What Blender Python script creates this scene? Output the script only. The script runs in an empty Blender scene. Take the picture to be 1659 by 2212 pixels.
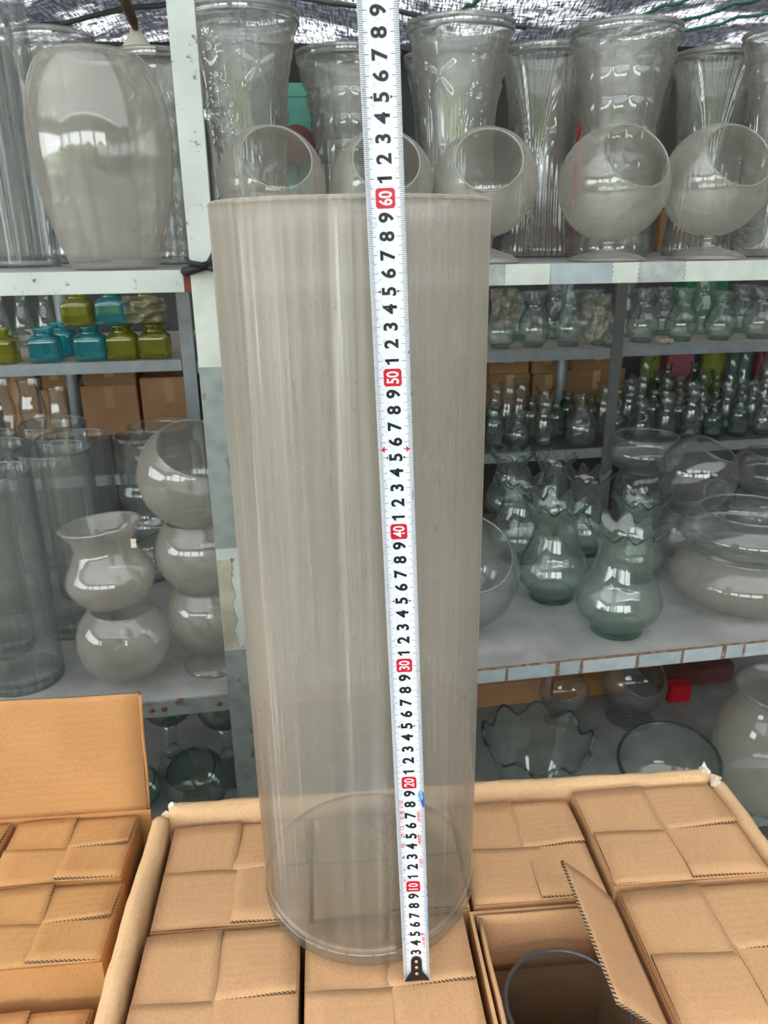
import bpy, bmesh, math, random
from mathutils import Vector, Matrix, noise
random.seed(7)
SC = bpy.context.scene
COL = SC.collection
# ------------------------------------------------------------------ camera
F_PX, W_PX, H_PX = 1661.0, 1659.0, 2212.0
PITCH, ROLL, CAM_Z = math.radians(19.7), math.radians(-0.6), 1.23
fw = Vector((0, math.cos(PITCH), -math.sin(PITCH)))
up0 = Vector((0, math.sin(PITCH), math.cos(PITCH)))
rt0 = Vector((1, 0, 0))
rt = rt0 * math.cos(ROLL) + up0 * math.sin(ROLL)
up = up0 * math.cos(ROLL) - rt0 * math.sin(ROLL)
CAM = Vector((0, 0, CAM_Z))
cd = bpy.data.cameras.new('camera')
cam = bpy.data.objects.new('camera', cd)
COL.objects.link(cam)
cam.matrix_world = Matrix(((rt.x, up.x, -fw.x, CAM.x), (rt.y, up.y, -fw.y, CAM.y), (rt.z, up.z, -fw.z, CAM.z), (0, 0, 0, 1)))
cd.sensor_fit = 'VERTICAL'
cd.sensor_height, cd.sensor_width = 36.0, 27.0
cd.lens = 36.0 * F_PX / H_PX
cd.clip_start = 0.02
cd.dof.use_dof = True
cd.dof.focus_distance = 0.60
cd.dof.aperture_fstop = 18.0
SC.camera = cam
# ------------------------------------------------------------------ sky, exposure
SKY = 7.0
wd = bpy.data.worlds.new('world'); SC.world = wd; wd.use_nodes = True
bg = wd.node_tree.nodes['Background']
bg.inputs[0].default_value = (0.93, 0.97, 1.0, 1); bg.inputs[1].default_value = SKY
vs = SC.view_settings
vs.view_transform = 'Standard'; vs.look = 'None'; vs.gamma = 1.0; vs.use_curve_mapping = False
vs.exposure = 0.13
cy = SC.cycles
cy.use_denoising = True
cy.max_bounces = 10; cy.diffuse_bounces = 4; cy.glossy_bounces = 4; cy.transmission_bounces = 6
cy.transparent_max_bounces = 80
cy.caustics_reflective = False; cy.caustics_refractive = False
cy.sample_clamp_indirect = 4.0

# ------------------------------------------------------------------ pixel helpers
def ray(x, y): return fw + rt * ((x - 829.5) / F_PX) - up * ((y - 1106) / F_PX)
def at_z(x, y, z):
    d = ray(x, y); return CAM + d * ((z - CAM_Z) / d.z)
RS = 0.1645                                            # slope of the front edge of the racks
RK = Vector((-0.397, 1.027, 0.55))                     # a point on that edge
RN = Vector((-RS, 1, 0)).normalized()                  # into the shelf
RU = Vector((1, RS, 0)).normalized()                   # along the shelf
RANG = math.atan(RS)
def on_rack(x, y, off=0.0):
    d = ray(x, y); return CAM + d * (((RK - CAM).dot(RN) + off) / d.dot(RN))
def depth(p): return (p - CAM).dot(fw)
def px(p, n): return n * depth(p) / F_PX               # n pixels wide at point p, in metres

# ------------------------------------------------------------------ materials
MATS = {}
class NT:
    def __init__(s, name):
        s.m = bpy.data.materials.new(name); s.m.use_nodes = True
        s.t = s.m.node_tree; s.t.nodes.clear()
        s.out = s.t.nodes.new('ShaderNodeOutputMaterial'); MATS[name] = s.m
    def n(s, typ, _p=None, **kw):
        nd = s.t.nodes.new('ShaderNode' + typ)
        for k, v in (_p or {}).items(): setattr(nd, k, v)
        for k, v in kw.items():
            key = int(k[1:]) if k[0] == 'i' and k[1:].isdigit() else k.replace('_', ' ')
            sock = nd.inputs[key]
            if hasattr(v, 'outputs'): s.t.links.new(v.outputs[0], sock)
            elif isinstance(v, bpy.types.NodeSocket): s.t.links.new(v, sock)
            else:
                if isinstance(v, tuple) and len(v) == 3 and sock.type == 'RGBA': v = v + (1,)
                sock.default_value = v
        return nd
    def math(s, op, a, b=0.0, clamp=False):
        return s.n('Math', {'operation': op, 'use_clamp': clamp}, i0=a, i1=b)
    def ramp(s, fac, stops):
        r = s.n('ValToRGB', i0=fac); e = r.color_ramp.elements
        while len(e) < len(stops): e.new(0.5)
        for el, (p, c) in zip(e, stops):
            el.position = p; el.color = (c if isinstance(c, tuple) else (c, c, c)) + (1,)
        return r
    def obj(s, scale=(1, 1, 1)):
        tc = s.n('TexCoord'); mp = s.n('Mapping', Scale=scale)
        s.t.links.new(tc.outputs['Object'], mp.inputs['Vector']); return mp
    def mix(s, f, a, b): return s.n('MixShader', i0=f, i1=a, i2=b)
    def done(s, sh): s.t.links.new(sh.outputs[0], s.out.inputs[0]); return s.m
    def mixc(s, f, a, b):
        nd = s.n('Mix', {'data_type': 'RGBA'})
        for key, v in ((0, f), (6, a), (7, b)):
            if hasattr(v, 'outputs'): s.t.links.new(v.outputs[0] if v.bl_idname != 'ShaderNodeMix' else v.outputs[2], nd.inputs[key])
            elif isinstance(v, bpy.types.NodeSocket): s.t.links.new(v, nd.inputs[key])
            else: nd.inputs[key].default_value = v + (1,) if isinstance(v, tuple) else v
        return nd

def mat_plain(name, col, rough=0.6, metal=0.0, var=0.12, scale=25.0, spec=0.4):
    g = NT(name); no = g.n('TexNoise', Vector=g.obj(), Scale=scale, Detail=5.0)
    c = g.ramp(no, [(0.3, tuple(v * (1 - var) for v in col)), (0.7, tuple(min(1, v * (1 + var)) for v in col))])
    return g.done(g.n('BsdfPrincipled', Base_Color=c, Roughness=rough, Metallic=metal, Specular_IOR_Level=spec))

def mat_glass(name, tint=(0.97, 0.98, 0.975), edge=(0.62, 0.68, 0.66), dust=0.08, dcol=(0.72, 0.71, 0.69), rough=0.03,
              refr=0.0, grad=None, streak=False, transl=0.45, f0=0.05, epow=2.2, bump=0.0, spots_and_glints=False):
    g = NT(name)
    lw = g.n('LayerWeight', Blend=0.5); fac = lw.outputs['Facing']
    if streak or bump:
        if streak:
            nv = g.n('TexNoise', Vector=g.obj((60, 60, 0.7)), Scale=1.0, Detail=4.0, Roughness=0.65)
            bp = g.n('Bump', Strength=0.03, Distance=0.004, Height=nv)
            sv = g.ramp(g.n('TexNoise', Vector=g.obj((150, 150, 1.6)), Scale=1.0, Detail=5.0, Roughness=0.7), [(0.40, 0.15), (0.58, 1.0), (0.70, 4.5)])
        else:
            nv = g.n('TexNoise', Vector=g.obj((30, 30, 14)), Scale=1.0, Detail=2.0)
            bp = g.n('Bump', Strength=bump, Distance=0.004, Height=nv)
        nrm = bp.outputs[0]
    else: nrm = None
    gl = g.n('BsdfGlossy', Color=(1, 1, 1), Roughness=rough)
    if nrm: g.t.links.new(nrm, gl.inputs['Normal'])
    if streak:
        tg = g.n('Tangent', {'direction_type': 'RADIAL', 'axis': 'Z'})
        gl.inputs['Anisotropy'].default_value = 0.85; gl.inputs['Rotation'].default_value = 0.0
        gl.inputs['Roughness'].default_value = max(rough * 1.9, 0.12); g.t.links.new(tg.outputs[0], gl.inputs['Tangent'])
    p5 = g.math('POWER', fac, 5.0)
    fr = g.math('ADD', g.math('MULTIPLY', p5, 0.75), g.math('MULTIPLY', sv, f0) if streak else f0, True)
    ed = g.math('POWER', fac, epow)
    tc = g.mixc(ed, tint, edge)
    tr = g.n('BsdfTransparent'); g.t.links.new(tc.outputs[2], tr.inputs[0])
    if refr:
        rf = g.n('BsdfRefraction', Roughness=0.04, IOR=1.4); g.t.links.new(tc.outputs[2], rf.inputs[0])
        tr = g.mix(refr, tr, rf)
    base = g.mix(fr, tr, gl)
    no = g.n('TexNoise', Vector=g.obj((14, 14, 3.0) if streak else (9, 9, 5)), Scale=1.0, Detail=6.0, Roughness=0.6)
    d = g.math('MULTIPLY', g.ramp(no, [(0.25, 0.72), (0.75, 1.25)]), dust)
    if grad:                                            # dust film thins out below z0, full above z1 (object z)
        z0, z1, low = grad
        sep = g.n('SeparateXYZ', Vector=g.obj())
        mr = g.n('MapRange', Value=sep.outputs[2], From_Min=z0, From_Max=z1, To_Min=low, To_Max=1.0)
        d = g.math('MULTIPLY', d, mr)
    d = g.math('MULTIPLY', d, g.math('ADD', g.math('MULTIPLY', ed, 0.8), 1.0), True)
    dc = dcol
    if streak:
        run = g.n('TexNoise', Vector=g.obj((210, 210, 1.3)), Scale=1.0, Detail=4.0, Roughness=0.75)
        d = g.math('MULTIPLY', d, g.ramp(run, [(0.30, 0.90), (0.70, 1.08)]), True)
    if spots_and_glints:
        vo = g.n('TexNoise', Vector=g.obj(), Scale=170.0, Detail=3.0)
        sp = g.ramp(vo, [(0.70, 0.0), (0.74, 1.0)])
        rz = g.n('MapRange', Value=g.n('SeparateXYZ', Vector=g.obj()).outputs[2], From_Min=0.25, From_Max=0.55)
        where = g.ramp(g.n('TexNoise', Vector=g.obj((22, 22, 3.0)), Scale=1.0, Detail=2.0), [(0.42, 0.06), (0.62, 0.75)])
        pale = g.math('MULTIPLY', g.math('MULTIPLY', g.ramp(run, [(0.52, 0.0), (0.68, 1.0)]), where), rz)  # pale reflection streaks painted into the dust colour of the upper vase
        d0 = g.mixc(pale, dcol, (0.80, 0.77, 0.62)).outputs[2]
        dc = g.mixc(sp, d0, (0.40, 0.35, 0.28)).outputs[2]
    df = g.n('BsdfDiffuse', Color=dc); tl = g.n('BsdfTranslucent', Color=dc)
    return g.done(g.mix(d, base, g.mix(transl, df, tl)))

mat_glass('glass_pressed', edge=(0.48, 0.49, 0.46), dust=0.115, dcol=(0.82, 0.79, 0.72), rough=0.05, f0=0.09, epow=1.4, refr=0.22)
mat_glass('glass_clear', edge=(0.62, 0.65, 0.64), dust=0.05, rough=0.03)
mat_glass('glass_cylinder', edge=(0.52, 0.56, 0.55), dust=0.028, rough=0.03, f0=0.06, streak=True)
mat_glass('glass_rim', tint=(0.84, 0.88, 0.86), edge=(0.42, 0.50, 0.47), dust=0.12, dcol=(0.78, 0.80, 0.76), rough=0.05, f0=0.1)
mat_glass('glass_dusty', edge=(0.72, 0.71, 0.67), dust=0.16, dcol=(0.74, 0.69, 0.62), rough=0.05)
mat_glass('glass_frosted', edge=(0.7, 0.68, 0.64), dust=0.21, dcol=(0.70, 0.655, 0.59), rough=0.08, bump=0.05, f0=0.07)
mat_glass('glass_main', edge=(0.72, 0.72, 0.69), dust=0.40, dcol=(0.555, 0.505, 0.43), rough=0.10, f0=0.12, streak=True, grad=(0.05, 0.32, 0.13), spots_and_glints=True, transl=0.4)
mat_glass('glass_main_base', tint=(0.93, 0.94, 0.935), edge=(0.5, 0.55, 0.54), dust=0.08, dcol=(0.55, 0.56, 0.54), rough=0.08)
mat_glass('glass_green', tint=(0.955, 0.985, 0.972), edge=(0.44, 0.60, 0.54), dust=0.05, rough=0.03)
mat_glass('glass_green_foot', tint=(0.90, 0.975, 0.945), edge=(0.08, 0.50, 0.36), dust=0.02, rough=0.04)
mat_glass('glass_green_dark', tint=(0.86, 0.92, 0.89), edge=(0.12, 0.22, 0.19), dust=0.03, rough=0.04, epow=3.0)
mat_glass('glass_dark_rim', tint=(0.40, 0.52, 0.47), edge=(0.08, 0.16, 0.13), dust=0.04, rough=0.04)
mat_glass('glass_teal', tint=(0.38, 0.84, 0.88), edge=(0.04, 0.42, 0.48), dust=0.12, dcol=(0.14, 0.72, 0.78), rough=0.05, f0=0.12)
mat_glass('glass_olive', tint=(0.82, 0.81, 0.24), edge=(0.34, 0.34, 0.03), dust=0.12, dcol=(0.68, 0.66, 0.08), rough=0.05, f0=0.12)
mat_glass('plastic_film', tint=(0.90, 0.88, 0.83), edge=(0.55, 0.52, 0.46), dust=0.22, dcol=(0.62, 0.58, 0.50), rough=0.25)
mat_glass('glass_rim_blue', tint=(0.70, 0.76, 0.84), edge=(0.40, 0.46, 0.56), dust=0.12, dcol=(0.55, 0.58, 0.66), rough=0.05)

def mat_card(name, col, wave=0.05):
    g = NT(name); v = g.obj()
    n1 = g.n('TexNoise', Vector=v, Scale=9.0, Detail=3.0); n2 = g.n('TexNoise', Vector=v, Scale=420.0, Detail=2.0)
    wv = g.n('TexWave', {'wave_type': 'BANDS', 'bands_direction': 'Y'}, Vector=v, Scale=40.0, Distortion=2.5, Detail=2.0)
    c1 = g.ramp(n1, [(0.3, tuple(x * 0.90 for x in col)), (0.7, tuple(x * 1.08 for x in col))])
    c2 = g.ramp(n2, [(0.30, 0.90), (0.5, 1.0), (0.72, 1.06)])
    mx = g.n('Mix', {'data_type': 'RGBA', 'blend_type': 'MULTIPLY'}); mx.inputs[0].default_value = 1
    g.t.links.new(c1.outputs[0], mx.inputs[6]); g.t.links.new(c2.outputs[0], mx.inputs[7])
    b1 = g.n('Bump', Strength=wave, Distance=0.002, Height=wv)
    b2 = g.n('Bump', Strength=0.25, Distance=0.002, Height=n1); g.t.links.new(b1.outputs[0], b2.inputs['Normal'])
    return g.done(g.n('BsdfPrincipled', Base_Color=mx.outputs[2], Roughness=0.85, Specular_IOR_Level=0.2, Normal=b2.outputs[0]))
mat_card('kraft', (0.57, 0.325, 0.168))
mat_card('kraft_orange', (0.51, 0.262, 0.105))
mat_card('kraft_pale', (0.66, 0.42, 0.23), 0.12)
mat_card('kraft_dark', (0.40, 0.235, 0.115))
g = NT('corrugated_edge')
vo = g.n('TexWave', {'wave_type': 'BANDS', 'bands_direction': 'DIAGONAL'}, Vector=g.obj(), Scale=170.0, Distortion=1.0)
g.done(g.n('BsdfPrincipled', Base_Color=g.ramp(vo, [(0.35, (0.05, 0.03, 0.015)), (0.6, (0.40, 0.26, 0.14))]), Roughness=0.9))

g = NT('painted_steel'); v = g.obj()
n1 = g.n('TexNoise', Vector=v, Scale=55.0, Detail=7.0, Roughness=0.7); n2 = g.n('TexNoise', Vector=v, Scale=8.0, Detail=3.0)
base = g.ramp(n2, [(0.3, (0.42, 0.465, 0.435)), (0.7, (0.58, 0.63, 0.585))])
sp = g.ramp(n1, [(0.33, 1.0), (0.40, 0.0)])
g.done(g.n('BsdfPrincipled', Base_Color=g.mixc(sp, base, (0.10, 0.09, 0.08)).outputs[2], Roughness=0.45, Metallic=0.15))
g = NT('galvanised_steel'); v = g.obj()
n1 = g.n('TexVoronoi', Vector=v, Scale=40.0); n2 = g.n('TexNoise', Vector=v, Scale=30.0, Detail=6.0)
base = g.ramp(n1, [(0.0, (0.21, 0.25, 0.24)), (0.6, (0.29, 0.335, 0.32))])
g.done(g.n('BsdfPrincipled', Base_Color=g.mixc(g.ramp(n2, [(0.30, 1.0), (0.36, 0.0)]), base, (0.20, 0.14, 0.10)).outputs[2], Roughness=0.45, Metallic=0.35))
g = NT('rusty_steel'); v = g.obj()
n1 = g.n('TexNoise', Vector=v, Scale=60.0, Detail=6.0, Roughness=0.7)
g.done(g.n('BsdfPrincipled', Base_Color=g.ramp(n1, [(0.35, (0.12, 0.05, 0.03)), (0.55, (0.26, 0.16, 0.11)), (0.7, (0.36, 0.37, 0.35))]), Roughness=0.8))
mat_plain('rust', (0.16, 0.055, 0.03), 0.9, var=0.4, scale=80)
mat_plain('tape_white', (0.55, 0.60, 0.54), 0.5, var=0.08, scale=40)
mat_plain('tape_grey', (0.38, 0.42, 0.40), 0.5, var=0.22, scale=60)
mat_plain('tape_blue', (0.36, 0.43, 0.45), 0.5, var=0.12, scale=40)
mat_plain('tape_pale', (0.42, 0.48, 0.49), 0.5, var=0.12, scale=40)
mat_plain('tape_old', (0.34, 0.32, 0.24), 0.6, var=0.2, scale=50)
mat_plain('shelf_board', (0.30, 0.30, 0.29), 0.75, var=0.22, scale=14)
mat_plain('shelf_wood', (0.42, 0.38, 0.33), 0.8, var=0.15, scale=18)
mat_plain('dark_steel', (0.16, 0.17, 0.165), 0.5, 0.3)
mat_plain('grey_steel', (0.30, 0.33, 0.34), 0.45, 0.3)
mat_plain('concrete', (0.22, 0.21, 0.195), 0.9, var=0.2, scale=6)
mat_plain('dark_wall', (0.075, 0.075, 0.07), 0.9, var=0.3, scale=5)
mat_plain('black_rubber', (0.02, 0.02, 0.02), 0.55)
mat_plain('black_paint', (0.012, 0.012, 0.012), 0.3)
mat_plain('ink_black', (0.010, 0.010, 0.012), 0.4, var=0.0)
mat_plain('tick_grey', (0.06, 0.085, 0.12), 0.4, var=0.0)
mat_plain('red_print', (0.62, 0.012, 0.035), 0.35, var=0.04)
mat_plain('pink_print', (0.75, 0.13, 0.18), 0.5, var=0.05)
mat_plain('white_print', (0.85, 0.85, 0.86), 0.35, var=0.01)
mat_plain('blue_ink', (0.03, 0.11, 0.42), 0.4, var=0.4, scale=200)
mat_plain('blue_wash', (0.22, 0.42, 0.66), 0.4, var=0.35, scale=200)
mat_plain('rivet_metal', (0.62, 0.52, 0.42), 0.3, 0.8)
mat_plain('maroon_metal', (0.16, 0.06, 0.055), 0.5)
mat_plain('red_plastic', (0.60, 0.02, 0.03), 0.4)
mat_plain('teal_plastic', (0.10, 0.33, 0.26), 0.5)
mat_plain('green_plastic', (0.03, 0.16, 0.07), 0.5)
mat_plain('pink_plastic', (0.62, 0.20, 0.26), 0.5)
mat_plain('lime_plastic', (0.40, 0.46, 0.07), 0.4)
mat_plain('cream_plastic', (0.72, 0.68, 0.55), 0.5)
mat_plain('brown_wood', (0.16, 0.10, 0.06), 0.8)
mat_plain('torn_paper', (0.66, 0.56, 0.44), 0.95, var=0.2, scale=120)
mat_plain('hedge_green', (0.16, 0.22, 0.05), 0.8, var=0.6, scale=4)
mat_plain('grass_ground', (0.16, 0.18, 0.09), 0.95, var=0.3, scale=3)
g = NT('tape_blade'); v = g.obj()
n1 = g.n('TexNoise', Vector=v, Scale=400.0, Detail=4.0)
g.done(g.n('BsdfPrincipled', Base_Color=g.ramp(n1, [(0.25, (0.60, 0.63, 0.68)), (0.45, (0.80, 0.83, 0.88))]), Roughness=0.33))
g = NT('shade_net'); v = g.obj()
n1 = g.n('TexNoise', Vector=g.obj((1.3, 2.6, 1)), Scale=1.6, Detail=3.0, Distortion=0.8)
w1 = g.n('TexNoise', Vector=g.obj((18, 170, 1)), Scale=1.0, Detail=3.0); w2 = g.n('TexNoise', Vector=g.obj((170, 18, 1)), Scale=1.0, Detail=3.0)
big = g.ramp(n1, [(0.50, 0.0), (0.62, 0.45)])
fine = g.ramp(g.math('MULTIPLY', w1, w2), [(0.22, 0.0), (0.33, 1.0)])
hole = g.math('ADD', g.math('MULTIPLY', big, fine), g.math('MULTIPLY', fine, 0.022), True)
tl = g.mix(0.25, g.n('BsdfDiffuse', Color=(0.035, 0.037, 0.042)), g.n('BsdfTranslucent', Color=(0.03, 0.032, 0.04)))
g.done(g.mix(hole, tl, g.n('BsdfTransparent', Color=(1, 1, 1))))
g = NT('added_roof_sheet')
tl = g.mix(0.34, g.n('BsdfDiffuse', Color=(0.55, 0.55, 0.53)), g.n('BsdfTranslucent', Color=(0.80, 0.80, 0.77)))
g.done(tl)
M = MATS

# ------------------------------------------------------------------ mesh helpers
def mesh(name, verts, faces, mats, smooth=True, mi=None):
    me = bpy.data.meshes.new(name)
    me.from_pydata([tuple(v) for v in verts], [], faces)
    for m in (mats if isinstance(mats, (list, tuple)) else [mats]): me.materials.append(M[m] if isinstance(m, str) else m)
    me.polygons.foreach_set('use_smooth', [smooth] * len(me.polygons))
    if mi: me.polygons.foreach_set('material_index', mi)
    me.update(); return me
def ob(name, me, parent=None, loc=(0, 0, 0), rot=(0, 0, 0), scale=(1, 1, 1)):
    o = bpy.data.objects.new(name, me); COL.objects.link(o)
    o.location = loc; o.rotation_euler = rot; o.scale = scale
    if parent is not None: o.parent = parent
    return o
def tag(o, label, cat, group=None, kind=None):
    o['label'] = label; o['category'] = cat
    if group: o['group'] = group
    if kind: o['kind'] = kind
    return o
def thing(name, label, cat, loc=(0, 0, 0), rotz=0.0, group=None, scale=(1, 1, 1)):
    o = bpy.data.objects.new(name, None); COL.objects.link(o); o.empty_display_size = 0.02
    o.location = loc; o.rotation_euler = (0, 0, rotz); o.scale = scale
    return tag(o, label, cat, group)
def struct(o): o['kind'] = 'structure'; return o

def box_data(x0, x1, y0, y1, z0, z1, bev=0.0):
    if bev <= 0:
        v = [(x, y, z) for z in (z0, z1) for y in (y0, y1) for x in (x0, x1)]
        f = [(0, 2, 3, 1), (4, 5, 7, 6), (0, 1, 5, 4), (2, 6, 7, 3), (0, 4, 6, 2), (1, 3, 7, 5)]
        return v, f
    bm = bmesh.new(); bmesh.ops.create_cube(bm, size=1)
    for w in bm.verts: w.co = Vector(((x0 + x1) / 2 + w.co.x * (x1 - x0), (y0 + y1) / 2 + w.co.y * (y1 - y0), (z0 + z1) / 2 + w.co.z * (z1 - z0)))
    bmesh.ops.bevel(bm, geom=list(bm.edges), offset=bev, segments=2, affect='EDGES')
    bm.verts.ensure_lookup_table()
    v = [tuple(w.co) for w in bm.verts]; f = [tuple(w.index for w in p.verts) for p in bm.faces]; bm.free(); return v, f
def box(name, mat, parent, x0, x1, y0, y1, z0, z1, bev=0.0, loc=(0, 0, 0), rot=(0, 0, 0)):
    v, f = box_data(x0, x1, y0, y1, z0, z1, bev)
    return ob(name, mesh(name, v, f, mat, False), parent, loc, rot)
def join(lists):
    V, Fc = [], []
    for v, f in lists:
        k = len(V); V += list(v); Fc += [tuple(i + k for i in q) for q in f]
    return V, Fc
def tube_data(pts, r, seg=8, cap=True):
    V, Fc = [], []
    pts = [Vector(p) for p in pts]
    for i, p in enumerate(pts):
        t = (pts[min(i + 1, len(pts) - 1)] - pts[max(i - 1, 0)]).normalized()
        a = t.cross(Vector((0, 0, 1)));
        if a.length < 1e-3: a = t.cross(Vector((0, 1, 0)))
        a.normalize(); b = t.cross(a)
        rr = r[i] if isinstance(r, (list, tuple)) else r
        for k in range(seg):
            an = 2 * math.pi * k / seg; V.append(p + a * (rr * math.cos(an)) + b * (rr * math.sin(an)))
    for i in range(len(pts) - 1):
        for k in range(seg):
            Fc.append((i * seg + k, i * seg + (k + 1) % seg, (i + 1) * seg + (k + 1) % seg, (i + 1) * seg + k))
    if cap:
        Fc.append(tuple(range(seg))[::-1]); Fc.append(tuple((len(pts) - 1) * seg + k for k in range(seg)))
    return V, Fc
def torus_data(R, r, z=0.0, seg=48, rs=8, fn=None):
    V, Fc = [], []
    for i in range(seg):
        a = 2 * math.pi * i / seg
        RR, zz = (fn(a) if fn else (R, z))
        for k in range(rs):
            b = 2 * math.pi * k / rs; q = RR + r * math.cos(b)
            V.append((q * math.cos(a), q * math.sin(a), zz + r * math.sin(b)))
    for i in range(seg):
        for k in range(rs):
            j = (i + 1) % seg; l = (k + 1) % rs
            Fc.append((i * rs + k, j * rs + k, j * rs + l, i * rs + l))
    return V, Fc
def smooth_profile(pts, n):
    P = [Vector((p[0], p[1])) for p in pts]; out = []
    segs = len(P) - 1
    for s in range(segs):
        p0, p1, p2, p3 = P[max(s - 1, 0)], P[s], P[s + 1], P[min(s + 2, segs)]
        m = max(2, n // segs)
        for k in range(m):
            t = k / m
            out.append(0.5 * ((2 * p1) + (p2 - p0) * t + (2 * p0 - 5 * p1 + 4 * p2 - p3) * t * t + (3 * p1 - p0 - 3 * p2 + p3) * t ** 3))
    out.append(P[-1]); return out
def lathe(prof, seg=48, mod=None):
    """prof: list of (r, z) from the axis to the axis or an open run; mod(theta, i, r, z) -> (r, z)."""
    V, Fc, idx = [], [], []
    for i, (r, z) in enumerate(prof):
        if r < 1e-6:
            idx.append([len(V)]); V.append((0, 0, z)); continue
        row = []
        for k in range(seg):
            a = 2 * math.pi * k / seg
            rr, zz = mod(a, i, r, z) if mod else (r, z)
            row.append(len(V)); V.append((rr * math.cos(a), rr * math.sin(a), zz))
        idx.append(row)
    for i in range(len(idx) - 1):
        A, B = idx[i], idx[i + 1]
        for k in range(seg):
            j = (k + 1) % seg
            if len(A) == 1 and len(B) == 1: continue
            if len(A) == 1: Fc.append((A[0], B[j], B[k]))
            elif len(B) == 1: Fc.append((A[k], A[j], B[0]))
            else: Fc.append((A[k], A[j], B[j], B[k]))
    return V, Fc
def vessel(outer, wall=0.003, base=0.006, n=40, seg=48, relief=None, ruffle=None, closed_base=True):
    """A glass vessel with an outer and an inner wall. outer: (r, z) from foot to rim."""
    o = smooth_profile(outer, n)
    N = len(o); inner = []
    for i in range(N):
        t = (o[min(i + 1, N - 1)] - o[max(i - 1, 0)]).normalized()
        q = o[i] + Vector((-t.y, t.x)) * wall
        inner.append(Vector((max(q.x, 0.001), q.y)))
    inner = [q for q in inner if q.y > o[0].y + base]
    prof = [(0, o[0].y)] + [(p.x, p.y) for p in o]
    no = len(prof)
    rim = (o[-1].x - wall * 0.5, o[-1].y + wall * 0.35)
    prof += [rim] + [(p.x, p.y) for p in reversed(inner)] + [(0, o[0].y + base)]
    top = o[-1].y; bot = o[0].y
    def mod(a, i, r, z):
        if relief and 0 < i < no: r = r + relief(a, (z - bot) / (top - bot), r)
        if ruffle:
            u = max(0.0, (z - ruffle[0]) / (top - ruffle[0])); u = u * u
            r += ruffle[2] * u * math.cos(ruffle[1] * a); z += ruffle[3] * u * math.cos(ruffle[1] * a)
        return r, z
    return lathe(prof, seg, mod if (relief or ruffle) else None)

# ================================================================== the setting
FL = 0.0
struct(box('floor', 'concrete', None, -6, 6, -4, 8, -0.1, 0.0))
struct(box('ground', 'grass_ground', None, -60, 60, -60, 60, -0.3, -0.11))
WY = 3.35
v, f = box_data(-5, 5, 0, 0.1, 0, 1.92)
struct(ob('wall_back', mesh('wall_back', v, f, 'dark_wall', False), None, (0, WY, 0), (0, 0, RANG * 0.5)))
NX, NY = 60, 44
V = []; Fc = []
for j in range(NY + 1):
    for i in range(NX + 1):
        x = -4.2 + 8.4 * i / NX; y = -2.7 + 6.5 * j / NY
        z = 2.50 - 0.62 * max(0, (y + 1.6)) / 5.4 * 1.0 + 0.05 * math.sin(x * 3.1 + y) + 0.04 * noise.noise((x * 2, y * 2, 0)) + 0.015 * noise.noise((x * 7, y * 7, 3))
        V.append((x, y, z))
for j in range(NY):
    for i in range(NX):
        a = j * (NX + 1) + i; Fc.append((a, a + 1, a + NX + 2, a + NX + 1))
cut = [q for q in Fc if sum(V[i][1] for i in q) / 4 > 1.05]
struct(ob('ceiling', mesh('ceiling', V, cut, 'shade_net')))
# unseen translucent sheeting, added to let more daylight down over the aisle
V2 = []; F2 = []
for j in range(3):
    for i in range(241):
        x = -4.2 + 8.4 * i / 240; y = (-2.7, -.8, 1.15)[j]; V2.append((x, y, 2.47 - .62 * (y + 1.6) / 5.4 + .05 + .018 * math.cos(i * math.pi / 2)))
for j in range(2):
    for i in range(240):
        a = j * 241 + i; F2.append((a, a + 1, a + 242, a + 241))
struct(ob('added_roof_sheet', mesh('added_roof_sheet', V2, F2, 'added_roof_sheet')))
def ceil_z(x, y): return 2.50 - 0.62 * (y + 1.6) / 5.4 + 0.05 * math.sin(x * 3.1 + y)
# open front of the shed behind the camera: parapet, header, posts added for reflections; solid end walls
FY = -2.7
vv_ = [box_data(-4.2, 4.2, FY - .1, FY, 0, .75), box_data(-4.2, 4.2, FY - .1, FY, 1.95, 2.6), box_data(1.5, 4.2, FY - .1, FY, .75, 1.95)]
for a, b in ((-4.2, -3.9), (-2.75, -2.6), (-1.3, -1.15), (.1, .25)): vv_.append(box_data(a, b, FY - .1, FY, .75, 1.95))
struct(ob('wall_front', mesh('wall_front', *join(vv_), 'dark_wall', False)))
struct(ob('wall_right', mesh('wall_right', *join([box_data(4.2, 4.3, FY, 3.8, 0, 2.6)]), 'dark_wall', False)))
struct(ob('wall_left', mesh('wall_left', *join([box_data(-4.3, -4.2, FY, 3.8, 0, .8), box_data(-4.3, -4.2, FY, 3.8, 1.9, 2.6), box_data(-4.3, -4.2, 1.0, 3.8, .8, 1.9)]), 'dark_wall', False)))
HV = []; HF = []
for j in range(17):
    for i in range(81):
        t = j / 16; x = -10 + 20 * i / 80; d = .5 * noise.noise((x * 1.3, t * 3, 2)) + .25 * noise.noise((x * 4, t * 9, 5))
        HV.append((x, -6.5 + .5 * math.sin(t * math.pi) * 1.2 + d, -.11 + 1.6 * t + .35 * noise.noise((x * .8, 0, 9)) * t))
for j in range(16):
    for i in range(80):
        a = j * 81 + i; HF.append((a, a + 1, a + 82, a + 81))
hg = ob('added_hedge', mesh('added_hedge', HV, HF, 'hedge_green')); tag(hg, 'unseen greenery added outside the open shed front for reflections', 'added_hedge', None, 'stuff')  # out of view, added for green reflections in the glass
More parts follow.
